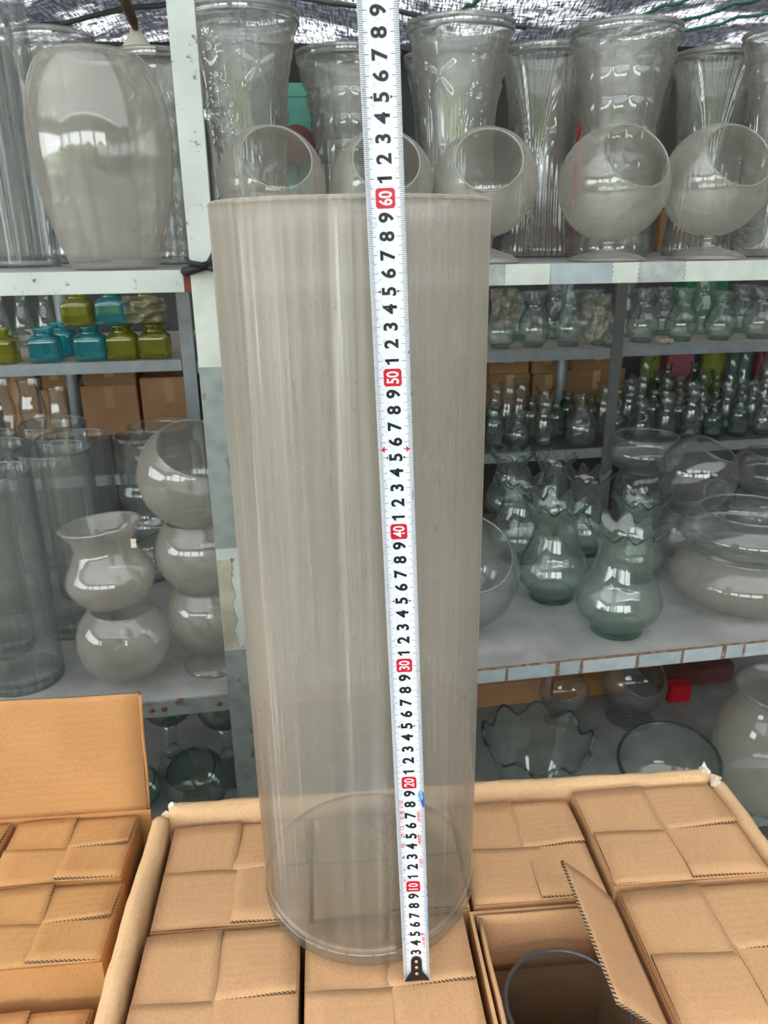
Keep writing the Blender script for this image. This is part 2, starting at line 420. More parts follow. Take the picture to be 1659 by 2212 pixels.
# ropes, poles under the net
def along_ceiling(xa, ya, xb, yb, drop, n=24):
    return [(xa + (xb - xa) * t / n, ya + (yb - ya) * t / n, ceil_z(xa + (xb - xa) * t / n, ya + (yb - ya) * t / n) - drop + 0.006 * math.sin(t * 2.3)) for t in range(n + 1)]
ROPES = [(0.55, 3.15, 1.5, 2.35), (0.75, 3.2, 1.9, 2.6), (0.95, 3.25, 2.2, 2.8), (0.15, 3.1, 0.5, 2.4)]
RL = ['teal rope running slantwise under the shade net above the grid vase', 'teal rope under the net above the arch vases at the rack end',
      'teal rope lowest over the far end of the net', 'teal rope under the net close beside the top of the tape measure']
for (a, b, c, d), lab in zip(ROPES, RL):
    v, f = tube_data(along_ceiling(a, b, c, d, 0.05), 0.006, 6)
    tag(ob('net_rope', mesh('net_rope', v, f, 'teal_plastic')), lab, 'rope', 'ropes under the shade net')
for k, (xa, ya, xb, yb) in enumerate([(-2.2, 3.05, 0.5, 3.0), (-1.35, 3.3, -0.9, 1.9), (-3, 2.55, 3, 2.75)]):
    v, f = tube_data(along_ceiling(xa, ya, xb, yb, 0.025), 0.009, 6)
    struct(ob('beam', mesh('beam', v, f, 'dark_steel')))

# ================================================================== steel racks
Z_TOP, Z_LOW, Z_BOT = 1.192, 0.55, 0.16
UP = on_rack(437, 560); UP.z = 0
R1 = thing('shelving_rack', 'galvanised angle-steel shelving rack right behind the cartons, loaded with clear glass', 'shelf rack', UP, RANG)
def rx(x, y, off=0.0): return (on_rack(x, y, off) - UP).dot(RU)      # pixel -> metres along the rack
def angle_post(name, mat, parent, x, y, h, w=0.032, t=0.0025):
    v, f = join([box_data(x - w / 2, x + w / 2, y - t, y, 0, h), box_data(x + w / 2 - t, x + w / 2, y, y + w, 0, h)])
    return ob(name, mesh(name, v, f, mat, False), parent)
post = angle_post('upright', 'painted_steel', R1, 0, -0.0055, 1.85)
angle_post('upright', 'painted_steel', R1, -1.3, -0.0055, 1.85); angle_post('upright', 'painted_steel', R1, 1.6, -0.0055, 1.85)
for x in (-1.3, 1.6): angle_post('upright', 'galvanised_steel', R1, x, 0.62, 1.85)
# patches of tape and old paint on the upright
def zpost(y): return on_rack(480, y).z
for y0, y1, m in ((585, 790, 'tape_white'), (790, 1180, 'galvanised_steel'), (1400, 1720, 'galvanised_steel')):
    box('tape_patch', m, post, -0.0165, 0.0165, -0.0088, -0.0081, zpost(y1), zpost(y0))
V = []; zz = [zpost(1205 + i * 19) for i in range(11)]
ed = [0.004 + 0.003 * math.sin(i * 2.1) + 0.003 * random.random() for i in range(11)]
V = [(-0.0155, -0.0094, z) for z in zz] + [(e - 0.001, -0.0094, z) for z, e in zip(zz, ed)] + [(-0.0155, -0.0082, z) for z in zz] + [(e, -0.0082, z) for z, e in zip(zz, ed)]
Fc = [(i, i + 11, i + 12, i + 1) for i in range(10)] + [(i + 11, i + 33, i + 34, i + 12) for i in range(10)] + [(0, 22, 33, 11), (10, 21, 43, 32)]
ob('old_tape', mesh('old_tape', V, Fc, 'tape_old', False), post)
# black tie round the upright at the top shelf
pts = [(0.022 * math.cos(a) * 1.05, -0.004 + 0.014 * math.sin(a), 1.196 + 0.006 * math.cos(a)) for a in [2 * math.pi * i / 20 for i in range(21)]]
tie = ob('black_tie', mesh('black_tie', *tube_data(pts, 0.006, 6), 'black_rubber'), R1)
tie['label'] = 'black rubber strip knotted round the upright'
for sx, dz in ((0.016, 0.02), (0.03, 0.018), (0.028, -0.012), (-0.02, 0.012)):
    ob('tie_end', mesh('tie_end', *tube_data([(0.008, -0.02, 1.196), (sx * 0.7, -0.023, 1.196 + dz * 0.4), (sx, -0.02, 1.196 + dz)], [0.005, 0.004, 0.0015], 6), 'black_rubber'), tie)
def shelf(parent, x0, x1, ztop, dep, lipmat, boardmat, lip=0.028):
    b = box('shelf_board', boardmat, parent, x0, x1, 0.003, dep, ztop - 0.012, ztop - .0012)
    l = box('shelf_lip', lipmat, parent, x0, x1, -0.0025, 0.003, ztop - lip, ztop - 0.0002, 0.0006)
    return b, l
_, lipL = shelf(R1, -1.3, -0.014, Z_TOP, 0.64, 'painted_steel', 'shelf_board')
_, lipR = shelf(R1, 0.018, 1.6, Z_TOP, 0.64, 'tape_grey', 'shelf_board')
_, lipLL = shelf(R1, -1.3, -0.014, Z_LOW, 0.62, 'galvanised_steel', 'shelf_board')
_, lipLR = shelf(R1, 0.018, 1.6, Z_LOW, 0.62, 'rusty_steel', 'shelf_board')
shelf(R1, -1.3, 1.6, Z_BOT, 0.62, 'galvanised_steel', 'shelf_board')
box('rust_stain', 'rust', lipL, -0.026, -0.0165, -0.0032, -0.0025, Z_TOP - 0.0282, Z_TOP + 0.001)
def patch(parent, x0, x1, z0, z1, mat, zig=0.0012, n=9, y=-0.0034, slant=0.0):
    L = [(x0 + (zig if i % 2 else -zig), z0 + (z1 - z0) * i / n) for i in range(n + 1)]
    R = [(x1 + slant * i / n + (zig if i % 2 else -zig), z0 + (z1 - z0) * i / n) for i in range(n + 1)]
    V = [(a, y, b) for a, b in L] + [(a, y, b) for a, b in R] + [(a, -0.0026, b) for a, b in L] + [(a, -0.0026, b) for a, b in R]
    m = n + 1
    Fc = [(i, i + m, i + m + 1, i + 1) for i in range(n)] + [(i + m, i + 3 * m, i + 3 * m + 1, i + m + 1) for i in range(n)] + [(i + 1, i + 2 * m + 1, i + 2 * m, i) for i in range(n)]
    Fc += [(n, n + m, n + 3 * m, n + 2 * m), (0, 2 * m, 3 * m, m)]
    return ob('tape_patch', mesh('tape_patch', V, Fc, mat, False), parent)
for x0, x1, m, zg in ((1062, 1086, 'tape_grey', .0006), (1090, 1186, 'tape_white', .0008), (1188, 1320, 'tape_blue', .0008), (1321, 1376, 'tape_white', .0014), (1381, 1474, 'tape_grey', .0008), (1477, 1900, 'tape_white', .0014)):
    patch(lipR, rx(x0, 590), rx(x1, 590), Z_TOP - 0.0275, Z_TOP + 0.0003, m, zg)
for x0, x1, m in ((980, 1091, 'tape_blue'), (1097, 1198, 'tape_blue'), (1208, 1250, 'tape_blue'), (1258, 1370, 'tape_pale'), (1377, 1466, 'tape_blue'), (1472, 1552, 'tape_pale'), (1561, 1596, 'tape_blue'), (1601, 1800, 'tape_pale')):
    patch(lipLR, rx(x0, 1440), rx(x1, 1430), Z_LOW - 0.026, Z_LOW - 0.003 + 0.002 * random.random(), m, 0.0009, 9, -0.0036, 0.001)
for x in (rx(355, 1532), rx(330, 1545), rx(476, 1535)):
    v, f = lathe([(0, 0.0022), (0.0035, 0.0018), (0.0045, 0.0), (0.0045, -0.001), (0, -0.001)], 12)
    ob('bolt', mesh('bolt', v, f, 'rust'), lipLL, (x, -0.0027, Z_LOW - 0.014), (math.pi / 2, 0, 0))

OFF2 = 1.05
PB = on_rack(410, 800, OFF2); PB.z = 0
ZB_L = on_rack(200, 782, OFF2).z; ZB_R = on_rack(1300, 752, OFF2).z; ZB_LOW = 0.62
R2 = thing('shelving_rack', 'grey steel rack far behind, with coloured square jars and small vases', 'shelf rack', PB, RANG)
def r2x(x, y): return (on_rack(x, y, OFF2) - PB).dot(RU)
for x in (0.0, r2x(1330, 760)): angle_post('upright', 'dark_steel' if x else 'grey_steel', R2, x, -0.004, 1.55, 0.034, 0.004)
for x in (-2.2, 3.2): angle_post('upright', 'dark_steel', R2, x, -0.004, 1.6)
for px_, py_ in ((160, 850), (1212, 830)):
    q = on_rack(px_, py_, OFF2 + 0.3); v, f = tube_data([(0, 0, 0), (0, 0, 1.5)], 0.019, 10)
    ob('round_post', mesh('round_post', v, f, 'grey_steel'), R2, ((q - PB).dot(RU), (q - PB).dot(RN), 0))
for x0, x1, z, m in ((-2.2, -0.02, ZB_L, 'shelf_wood'), (0.02, r2x(1318, 760), ZB_R, 'shelf_wood'), (r2x(1343, 760), 3.2, ZB_R + 0.004, 'shelf_wood'), (-2.2, 3.2, ZB_LOW, 'dark_steel')):
    box('shelf_board', m, R2, x0, x1, 0.004, 0.7, z - 0.014, z - .001)
    box('shelf_lip', 'grey_steel', R2, x0, x1, -0.003, 0.004, z - 0.03, z - .0005)

# ================================================================== glass kinds
KIND = {}
def kind(name, *parts): KIND[name] = parts
def put(k, label, cat, p, rotz=0.0, s=1.0, sz=None, group=None, name=None):
    parts = KIND[k]
    o = thing(name or k, label, cat, p, rotz, group, (s, s, sz or s))
    made = {}
    for pt in parts:
        nm, me = pt[0], pt[1]
        made[nm] = ob(nm, me, made[pt[2]] if len(pt) > 2 and pt[2] else o)
    return o
def zrow(p, y):                                        # height of pixel row y above point p
    d = ray(829.5, y); return CAM_Z + d.z / d.y * p.y

# --- pressed vases
VH = 0.315
def g2(d, w): return math.exp(-(d / w) ** 2)
def relief_grid(a, t, r):
    if t > 0.93 or t < 0.02: return 0.0
    c = abs(math.sin(7 * a)) ** 0.6; q = abs(math.sin(math.pi * 8.5 * t)) ** 0.6
    return 0.0050 * (c * q - 0.5)
def relief_star(a, t, r):
    if t > 0.92: return 0.0
    n = 6; w = 2 * math.pi / n; i = math.floor(a / w); u = (a / w - i - 0.5) * w * r; h = t * VH; out = 0.0
    e = (0.5 * w * r - abs(u))
    out += 0.0022 * (g2(e, 0.0016) + g2(e - 0.005, 0.0014) + 0.7 * g2(e - 0.010, 0.0016))
    if i % 2 == 0:
        for hc in (0.245, 0.115):
            dx, dy = u * 1.25, h - hc; rho = math.hypot(dx, dy)
            if rho < 0.042: out += 0.0042 * max(0, math.cos(5 * math.atan2(dx, dy))) ** 2 * (1 - rho / 0.042) * min(1, rho / 0.006)
    else:
        for hc in (0.262, 0.215, 0.168, 0.10):
            dx, dy = u * 1.2, h - hc; rho = math.hypot(dx, dy)
            if rho < 0.026:
                out += 0.0030 * g2(rho, 0.006) + 0.0018 * (0.5 + 0.5 * math.cos(18 * math.atan2(dx, dy))) * g2(rho - 0.017, 0.006)
        if 0.185 < h < 0.20: out += 0.002 * math.cos(u * 1500)
    if h < 0.06: out += 0.0016 * math.cos(h * 500 - (u / r) ** 2 * 40)
    return out * 1.5
def relief_arch(a, t, r):
    if t > 0.95: return 0.0
    n = 5; w = 2 * math.pi / n; i = math.floor(a / w); u = (a / w - i - 0.5) * 2; h = t; out = 0.0
    yc = 0.80 - 0.62 * abs(u) ** 1.7
    out += 0.0030 * g2(h - yc, 0.018) + 0.0018 * g2(h - yc + 0.06, 0.012)
    if h > yc:
        s = 1 - abs(u); an = math.atan2(s * 0.28, max(h - 0.30, 0.01)); out += 0.0020 * math.cos(an * 46) * min(1, (h - yc) / 0.1)
    else:
        dx, dy = u * 0.55 * w * r, (h - 0.60) * VH; rho = math.hypot(dx, dy)
        if rho < 0.026: out += 0.0034 * g2(rho, 0.005) + 0.0032 * max(0, math.cos(4 * math.atan2(dx, dy))) ** 2 * (1 - rho / 0.026)
        if h < 0.50: out += 0.0020 * math.cos(u * 22) * min(1, (0.50 - h) * 6)
    if abs(abs(u) - 1) < 0.12 and h < 0.5: out += 0.0024 * math.cos(h * VH * 900)
    return out * 1.4
def pressed(name, prof, relief):
    body = mesh(name + '_body', *vessel(prof, 0.0045, 0.010, 150, 216, relief), 'glass_pressed')
    r, z = prof[-1]
    rim = mesh(name + '_rim', *torus_data(r - 0.0015, 0.0038, z - 0.001, 64, 8), 'glass_pressed')
    rim2 = mesh(name + '_bead', *torus_data(prof[-2][0] + 0.0012, 0.0018, prof[-2][1] + 0.003, 64, 6), 'glass_pressed')
    kind(name, ('body', body), ('rim', rim), ('rim_bead', rim2, 'rim'))
pressed('star_vase', [(0.056, 0), (0.0575, 0.012), (0.055, 0.06), (0.0525, 0.12), (0.055, 0.18), (0.0615, 0.24), (0.0715, 0.285), (0.0785, 0.302), (0.080, 0.315)], relief_star)
pressed('grid_vase', [(0.060, 0), (0.061, 0.010), (0.057, 0.05), (0.0535, 0.11), (0.055, 0.17), (0.061, 0.225), (0.0705, 0.275), (0.0785, 0.302), (0.080, 0.315)], relief_grid)
pressed('arch_vase', [(0.066, 0), (0.067, 0.012), (0.062, 0.05), (0.058, 0.11), (0.0585, 0.17), (0.064, 0.23), (0.072, 0.28), (0.0785, 0.304), (0.080, 0.315)], relief_arch)
TOP = [('star_vase', 519, 30, 250, .245, 'tall pressed-glass vase with star flowers, nearest the steel upright', 0.3),
       ('grid_vase', 752, 118, 225, .40, 'shorter square-grid pressed vase half hidden by the top of the tape measure', 0.1),
       ('star_vase', 972, 125, 195, .44, 'star-flower pressed vase hidden behind the one beside the tape measure', 0.9),
       ('star_vase', 995, 56, 232, .245, 'tall pressed-glass vase with star flowers, just beside the tape measure', 1.35),
       ('arch_vase', 1182, 110, 192, .40, 'pressed vase with pointed arches and fans between star and grid vases', 0.35),
       ('grid_vase', 1353, 66, 233, .245, 'tall square-grid pressed vase above the globe bowl with the stem in view', 0.0),
       ('grid_vase', 1394, 125, 138, .52, 'grid vase peeping out behind the tall square-grid vase', 0.2),
       ('arch_vase', 1556, 118, 184, .36, 'pressed vase with pointed arches behind the last globe bowl', 0.5),
       ('star_vase', 1726, 72, 222, .200, 'tall star-flower pressed vase cut off by the picture edge', 1.0),
       ('grid_vase', 108, 78, 180, .46, 'square-grid pressed vase between the tall cylinder and the frosted barrel', 0.15),
       ('grid_vase', 335, 122, 190, .32, 'square-grid pressed vase standing behind barrel vase and upright', 0.05)]
for k, x, y, w, off, lab, rz in TOP:
    p = on_rack(x, y, off); s = px(p, w) / 0.16; h = p.z - Z_TOP
    put(k, lab, 'vase', Vector((p.x, p.y, Z_TOP)), rz + RANG, s, h / VH, 'pressed glass vases on the top shelf')

# --- globe bowls with a slanted mouth on a stem
def dir_from_view(p, nx, nu, nt):
    d = (p - CAM); hd = Vector((d.x, d.y, 0)).normalized(); r = Vector((hd.y, -hd.x, 0))
    return (r * nx + Vector((0, 0, 1)) * nu - hd * nt).normalized()
def globe_prof(R, alpha, sq=1.0, n=14, flat=0.0):
    a0 = flat; a1 = math.pi - alpha
    return [(max(R * math.sin(a0 + (a1 - a0) * i / n), 0.0012), -R * sq * math.cos(a0 + (a1 - a0) * i / n)) for i in range(n + 1)]
def globe(label, p, R, ndir, mat='glass_dusty', alpha=0.72, foot=None, name='globe_bowl', group=None, cat='bowl'):
    """p: centre of the sphere; ndir: direction of the mouth; foot: z of the surface it stands on through a stem."""
    base_z = foot if foot is not None else p.z - R
    o = thing(name, label, cat, Vector((p.x, p.y, base_z)), 0, group)
    q = Vector((0, 0, 1)).rotation_difference(ndir).to_euler()
    b = ob('bowl', mesh('bowl', *vessel(globe_prof(R, alpha), 0.003, 0.003, 44, 56), mat), o, (0, 0, p.z - base_z), q)
    ra = R * math.sin(alpha)
    ob('rim', mesh('rim', *torus_data(ra - 0.0012, 0.0015, R * math.cos(alpha), 56, 6), 'glass_rim' if mat != 'glass_green_dark' else 'glass_dark_rim'), b)
    if foot is not None:
        zb = p.z - R - base_z + 0.003
        st = ob('stem', mesh('stem', *lathe([(0, zb), (0.016, zb), (0.0125, zb * 0.78), (0.0125, zb * 0.55), (0.017, zb * 0.36), (0, zb * 0.36)], 20), 'glass_rim'), o)
        fr = R * 0.72
        ob('foot', mesh('foot', *lathe([(0, 0), (fr, 0), (fr + 0.001, 0.002), (fr * 0.75, zb * 0.30), (fr * 0.38, zb * 0.46), (0.014, zb * 0.52), (0, zb * 0.52)], 40), 'glass_frosted' if mat == 'glass_dusty' else mat), o)
    return o
GL = [(588, 398, 232, (.14, .53, .84), 'dusty globe bowl with slanted mouth nearest the steel upright, top shelf'),
      (825, 400, 222, (.12, .50, .86), 'dusty globe bowl with slanted mouth mostly hidden by the tape measure'),
      (1050, 396, 222, (.05, .48, .88), 'dusty globe bowl with slanted mouth rising over the big cylinder rim'),
      (1325, 398, 236, (.46, .55, .70), 'largest dusty globe bowl on a stem, in front of the tall grid vase'),
      (1546, 392, 226, (.46, .52, .72), 'dusty globe bowl on a stem farthest along the top shelf')]
for x, y, w, n, lab in GL:
    p = on_rack(x, y, 0.095); R = px(p, w) / 2
    globe(lab, p, R, dir_from_view(p, *n), 'glass_dusty', 0.70, Z_TOP, group='globe bowls on the top shelf')

# --- barrel vase and tall cylinder on the top shelf
p = on_rack(224, 350, 0.115); R = px(p, 296) / 2; zt = zrow(p, 112); H = zt - Z_TOP
prof = [(R * .62, 0), (R * .66, H * .03), (R * .80, H * .18), (R * .93, H * .36), (R * 1.0, H * .55), (R * .99, H * .70), (R * .92, H * .84), (R * .80, H * .945), (R * .70, H * .985), (R * .58, H)]
o = thing('barrel_vase', 'big frosted barrel vase on the top shelf beside the upright', 'vase', Vector((p.x, p.y, Z_TOP)))
ob('body', mesh('barrel_body', *vessel(prof, 0.004, 0.01, 60, 72), 'glass_frosted'), o)
ob('rim', mesh('barrel_rim', *torus_data(R * .58 - .001, 0.003, H, 48), 'glass_frosted'), o)
def cylinder_vase(label, p, R, H, mat='glass_cylinder', group=None, wall=0.0035, bmat=None):
    o = thing('cylinder_vase', label, 'vase', p, 0, group)
    ob('body', mesh('cyl_body', *vessel([(R * .985, 0.0), (R, 0.005), (R, .014), (R, .035), (R, .08), (R, H * .6), (R, H)], wall, 0.012, 30, 56), mat), o)
    ob('base', mesh('cyl_base', *lathe([(0, .001), (R * .95, .001), (R * .985, .004), (R * .985, .010), (R * .9, .0125), (0, .0125)], 48), bmat or mat), o)
    ob('rim', mesh('cyl_rim', *torus_data(R - wall / 2, wall * .6, H, 56, 6), 'glass_rim'), o)
    return o
p = on_rack(30, 480, 0.265)
cylinder_vase('tall clear glass cylinder at the picture edge, on the top shelf', Vector((p.x, p.y, Z_TOP)), px(p, 168) / 2, 0.42)

# ================================================================== lower shelf, behind the cartons
CYL = [(56, 1462, 160, 1012, 'clear glass cylinder nearest the front edge of the lower shelf'),
       (8, 1396, 132, 988, 'clear glass cylinder at the picture edge behind the front one'),
       (172, 1348, 148, 963, 'widest clear glass cylinder, beside the waisted vase'),
       (205, 1268, 142, 937, 'clear glass cylinder just behind the widest one'),
       (160, 1212, 130, 906, 'clear glass cylinder standing highest, at the back of the group'),
       (22, 1226, 122, 932, 'clear glass cylinder in the rear row at the picture edge'),
       (50, 1300, 126, 953, 'clear glass cylinder in the middle of the group, by the picture edge')]
for x, y, w, yt, lab in CYL:
    p = at_z(x, y, Z_LOW); cylinder_vase(lab, p, px(p, w) / 2, zrow(p, yt) - Z_LOW, group='clear cylinders on the lower shelf')
# banded vase and square-shouldered jar
p = at_z(335, 1240, Z_LOW); R = px(p, 100) / 2; H = zrow(p, 935) - Z_LOW
prof = [(R * .95, 0), (R * 1.05, H * .06), (R * 1.12, H * .16), (R * .86, H * .27), (R * 1.06, H * .38), (R * .84, H * .50), (R * 1.06, H * .60), (R * .92, H * .70), (R, H * .82), (R * .98, H)]
o = thing('banded_vase', 'ringed glass vase with pinched waists behind the waisted vase', 'vase', p)
ob('body', mesh('banded_body', *vessel(prof, 0.003, 0.008, 60, 48), 'glass_clear'), o); ob('rim', mesh('banded_rim', *torus_data(R * .97, .002, H, 40, 6), 'glass_clear'), o)
p = at_z(375, 1180, Z_LOW); R = px(p, 150) / 2; H = zrow(p, 915) - Z_LOW
o = thing('shoulder_jar', 'wide straight-necked glass jar behind the ringed vase', 'jar', p)
ob('body', mesh('jar_body', *vessel([(R * .9, 0), (R, H * .05), (R * 1.04, H * .5), (R * 1.02, H * .8), (R * .86, H * .88), (R * .85, H * .98), (R * .9, H)], 0.003, 0.008, 48, 48), 'glass_clear'), o)
ob('rim', mesh('jar_rim', *torus_data(R * .9, .0025, H, 48, 6), 'glass_clear'), o)
# waisted vase sitting in a globe bowl
p = at_z(280, 1462, Z_LOW); R = px(p, 190) / 2; c = Vector((p.x, p.y, Z_LOW + R + .001))
globe('dusty globe bowl carrying the waisted vase, front of lower shelf', c, R, Vector((0.05, -0.02, 1)).normalized(), 'glass_dusty', 0.72, group='dusty bowls on the lower shelf')
zb = c.z + R * .765 + .007; zt = zrow(p, 1128); H = zt - zb; q = Vector((p.x - 0.004, p.y, zb)); R2_ = R * .93
o = thing('waisted_vase', 'dusty waisted vase with flared mouth stacked on a globe bowl', 'vase', q); o.rotation_euler = (math.radians(-2), math.radians(-5), 0)
ob('body', mesh('waisted_body', *vessel([(R2_ * .45, 0), (R2_ * .74, H * .06), (R2_ * .98, H * .26), (R2_ * .97, H * .42), (R2_ * .76, H * .62), (R2_ * .68, H * .74), (R2_ * .74, H * .86), (R2_ * .90, H)], 0.003, 0.006, 56, 56), 'glass_dusty'), o)
ob('rim', mesh('waisted_rim', *torus_data(R2_ * .895, .002, H, 48, 6), 'glass_dusty'), o)
# column of three bowls behind the upright
p = at_z(462, 1452, Z_LOW) + RN * .03; Ra = px(p, 172) / 2; z1 = Z_LOW + 0.03 + Ra
globe('lowest bowl of three stacked behind the upright, on a glass foot', Vector((p.x, p.y, z1)), Ra, Vector((0, 0, 1)), 'glass_dusty', 0.8, Z_LOW, group='dusty bowls on the lower shelf')
Rb = Ra * 1.08; z2 = z1 + Ra * 1.504 + .009
globe('middle bowl of three stacked behind the upright', Vector((p.x - .003, p.y, z2)), Rb, Vector((0, 0, 1)), 'glass_dusty', 0.78, group='dusty bowls on the lower shelf')
Rc = Ra * 1.26; z3 = z2 + Ra * 1.773 + .006
globe('topmost bowl with slanted mouth stacked behind the upright', Vector((p.x - .004, p.y, z3)), Rc, Vector((0.3, -0.45, 0.85)).normalized(), 'glass_dusty', 0.82, group='dusty bowls on the lower shelf')
# paper tag on a stick, hooked on the waisted vase rim
pts = [Vector((p.x - .085, p.y - .075, zt - .016)), Vector((p.x - .068, p.y - .075, zt - .010)), Vector((p.x - .045, p.y - .075, zt + .002))]
o = thing('dried_stem', 'thin dark stem sticking out beside the waisted vase mouth', 'stem', pts[0])
ob('stem', mesh('twig', *tube_data([q - pts[0] for q in pts], [.0012, .001, .0008], 5), 'black_rubber'), o)
ob('paper_scrap', mesh('paper_scrap', *box_data(-.004, .004, -.001, .001, -.008, .006), 'torn_paper', False), o)

# ruffled green vases
def ruffled(name, n=10):
    Rb_ = .085
    pr = [(.052, .014), (.062, .024), (.080, .045), (.0865, .068), (.080, .095), (.064, .130), (.053, .165), (.0505, .190), (.056, .210), (.066, .226), (.074, .234)]
    body = mesh(name + '_body', *vessel(pr, 0.0028, 0.004, 60, 120, None, (0.195, n, 0.008, 0.0105)), 'glass_green')
    foot = mesh(name + '_foot', *lathe([(0, 0), (.052, 0), (.054, .004), (.052, .012), (.056, .018), (.050, .020), (.048, .012), (0, .010)], 48), 'glass_green_foot')
    rim = mesh(name + '_rim', *torus_data(0, .0021, 0, 160, 6, lambda a: (.0727 + .008 * math.cos(n * a), .2348 + .0105 * math.cos(n * a))), 'glass_dark_rim')
    kind(name, ('body', body), ('foot', foot), ('ruffled_rim', rim, 'body'))
ruffled('ruffled_vase', 10)
RV = [(1330, 1358, 180, 1140, 'green-tinted ruffled vase standing front and alone on the lower shelf'),
      (1190, 1288, 152, 1085, 'green-tinted ruffled vase just behind the front one, toward the big cylinder'),
      (1366, 1246, 132, 1078, 'ruffled vase directly behind the front ruffled vase'),
      (1258, 1192, 118, 1026, 'ruffled vase in the second row between two others'),
      (1120, 1205, 135, 1035, 'ruffled vase in the second row beside the big cylinder'),
      (1188, 1148, 98, 990, 'ruffled vase in the third row, hidden behind the pair'),
      (1100, 1120, 110, 978, 'ruffled vase at the back beside the big cylinder')]
for i, (x, y, w, yt, lab) in enumerate(RV):
    p = at_z(x, y, Z_LOW); s = px(p, w) / .173
    put('ruffled_vase', lab, 'vase', p, i * 0.31, s, (zrow(p, yt) - Z_LOW) / .24, 'ruffled green vases')
# bowls at the end of the lower shelf
p = at_z(990, 1352, Z_LOW); R = px(p, 250) / 2
globe('big clear globe bowl peeping out behind the tall cylinder', Vector((p.x, p.y, Z_LOW + R + .001)), R, Vector((0.10, -0.55, 0.75)).normalized(), 'glass_clear', 0.85, group='clear bowls on the lower shelf')
def low_bowl(label, p, R, H, name='flat_bowl', mat='glass_clear', mouth=.72, tilt=(0, 0, 0)):
    o = thing(name, label, 'bowl', p, 0, 'clear bowls on the lower shelf'); o.rotation_euler = tilt
    ob('body', mesh('bowl_body', *vessel([(R * .45, 0), (R * .72, H * .06), (R * .95, H * .30), (R, H * .50), (R * .96, H * .70), (R * .84, H * .90), (R * mouth, H)], 0.003, 0.005, 48, 64), mat), o)
    ob('rim', mesh('bowl_rim', *torus_data(R * mouth, .0024, H, 56, 6), 'glass_rim'), o)
    return o
p = at_z(1592, 1292, Z_LOW); R = px(p, 285) / 2; h1 = zrow(p, 1172) - Z_LOW
low_bowl('squat wide glass bowl on the shelf, under a second one', p, R, R * .78, mat='glass_dusty')
low_bowl('squat wide glass bowl stacked on the front wide bowl', Vector((p.x + .004, p.y + .005, Z_LOW + R * .78 + .001)), R * .98, R * .62)
p = at_z(1484, 1200, Z_LOW); R = px(p, 140) / 2
low_bowl('round bowl under the tilted globe', p, R, R * 1.5, 'round_bowl')
zc = zrow(p, 1042) + .012; R = px(p, 158) / 2
o = globe('globe bowl lying tilted with a ring mark, beside the flat bowls', Vector((p.x, p.y, zc)), R, Vector((0.35, -0.25, 0.9)).normalized(), 'glass_clear', 0.62, group='clear bowls on the lower shelf')
ob('ring_mark', mesh('ring_mark', *torus_data(R * .30, .0022, 0, 40, 6), 'glass_clear'), o, (R * .12, -R * .93, R * .82), (math.radians(75), 0, 0))
p = at_z(1376, 1130, Z_LOW); R = px(p, 118) / 2; h = zrow(p, 1020) - Z_LOW
low_bowl('round bowl carrying the wide-mouthed bowl, behind the ruffled vases', p, R, h, 'round_bowl')
R = px(p, 158) / 2
low_bowl('wide-mouthed low bowl at the top of the pile behind the ruffled vases', Vector((p.x, p.y, Z_LOW + h + .003)), R, zrow(p, 950) - Z_LOW - h, 'round_bowl', mouth=.82)
p = at_z(1662, 1165, Z_LOW); R = px(p, 190) / 2; h = zrow(p, 1070) - Z_LOW
low_bowl('round bowl cut by the picture edge, below an open one', p, R, h, 'round_bowl')
low_bowl('open bowl cut by the picture edge, stacked behind the tilted globe', Vector((p.x, p.y, Z_LOW + h + .003)), R * 1.05, h * .75, 'round_bowl', mouth=.7)
for nm, m, x0, x1, y0, y1, lab, cat in (('carton', 'kraft', 1010, 1180, 1480, 1640, 'pinkish brown carton under the lower shelf, behind the wavy-rimmed bowl', 'carton'), ('carton', 'kraft_orange', 1185, 1330, 1478, 1640, 'orange-brown carton under the lower shelf behind the globes', 'carton'), ('red_packet', 'red_plastic', 1432, 1476, 1530, 1620, 'red packet lying under the lower shelf between the globes and the big jar', 'packet'), ('plastic_crate', 'maroon_metal', 1400, 1560, 1470, 1610, 'dark maroon crate under the lower shelf behind the globes', 'crate')):
    off = .445 if nm != 'red_packet' else .38
    a = on_rack(x0, y1, off); b = on_rack(x1, y1, off); H = max(.05, zrow(a, y0) - Z_BOT); ww = (b - a).dot(RU)
    o = thing(nm, lab, cat, Vector((a.x, a.y, Z_BOT)), RANG); dp = .14 if off > .43 else .03
    box('body', m, o, 0, ww, 0, dp, 0, H * .96, .003); box('lid' if cat != 'packet' else 'seal', m, o, ww * .01, ww * .99, dp * .02, dp * .98, H * .96, H, .001)
# row of small dark vases between ruffled vases and the back
# ================================================================== bottom shelf
def low(x, y, z): return at_z(x, y, z)
p = at_z(1160, 1600, 0.30); R = px(p, 236) / 2
o = thing('fluted_bowl', 'wavy-rimmed green glass bowl under the lower shelf', 'bowl', Vector((p.x, p.y, Z_BOT)))
n_ = 9; H = .145
ob('body', mesh('fluted_body', *vessel([(R * .40, 0), (R * .5, H * .05), (R * .72, H * .35), (R * .86, H * .7), (R * .98, H)], .004, .006, 44, 144, None, (.03, n_, R * .035, .013)), 'glass_green'), o)
ob('wavy_rim', mesh('wavy_rim', *torus_data(0, .0032, 0, 160, 6, lambda a: (R * .975 + R * .035 * math.cos(n_ * a), H + .013 * math.cos(n_ * a))), 'glass_dark_rim'), o)
p = at_z(1450, 1640, 0.27); R = px(p, 205) / 2
o = thing('oval_bowl', 'bowl with a thick dark green rim tilted under the shelf', 'bowl', Vector((p.x, p.y, Z_BOT + .02))); o.rotation_euler = (math.radians(12), math.radians(-8), 0)
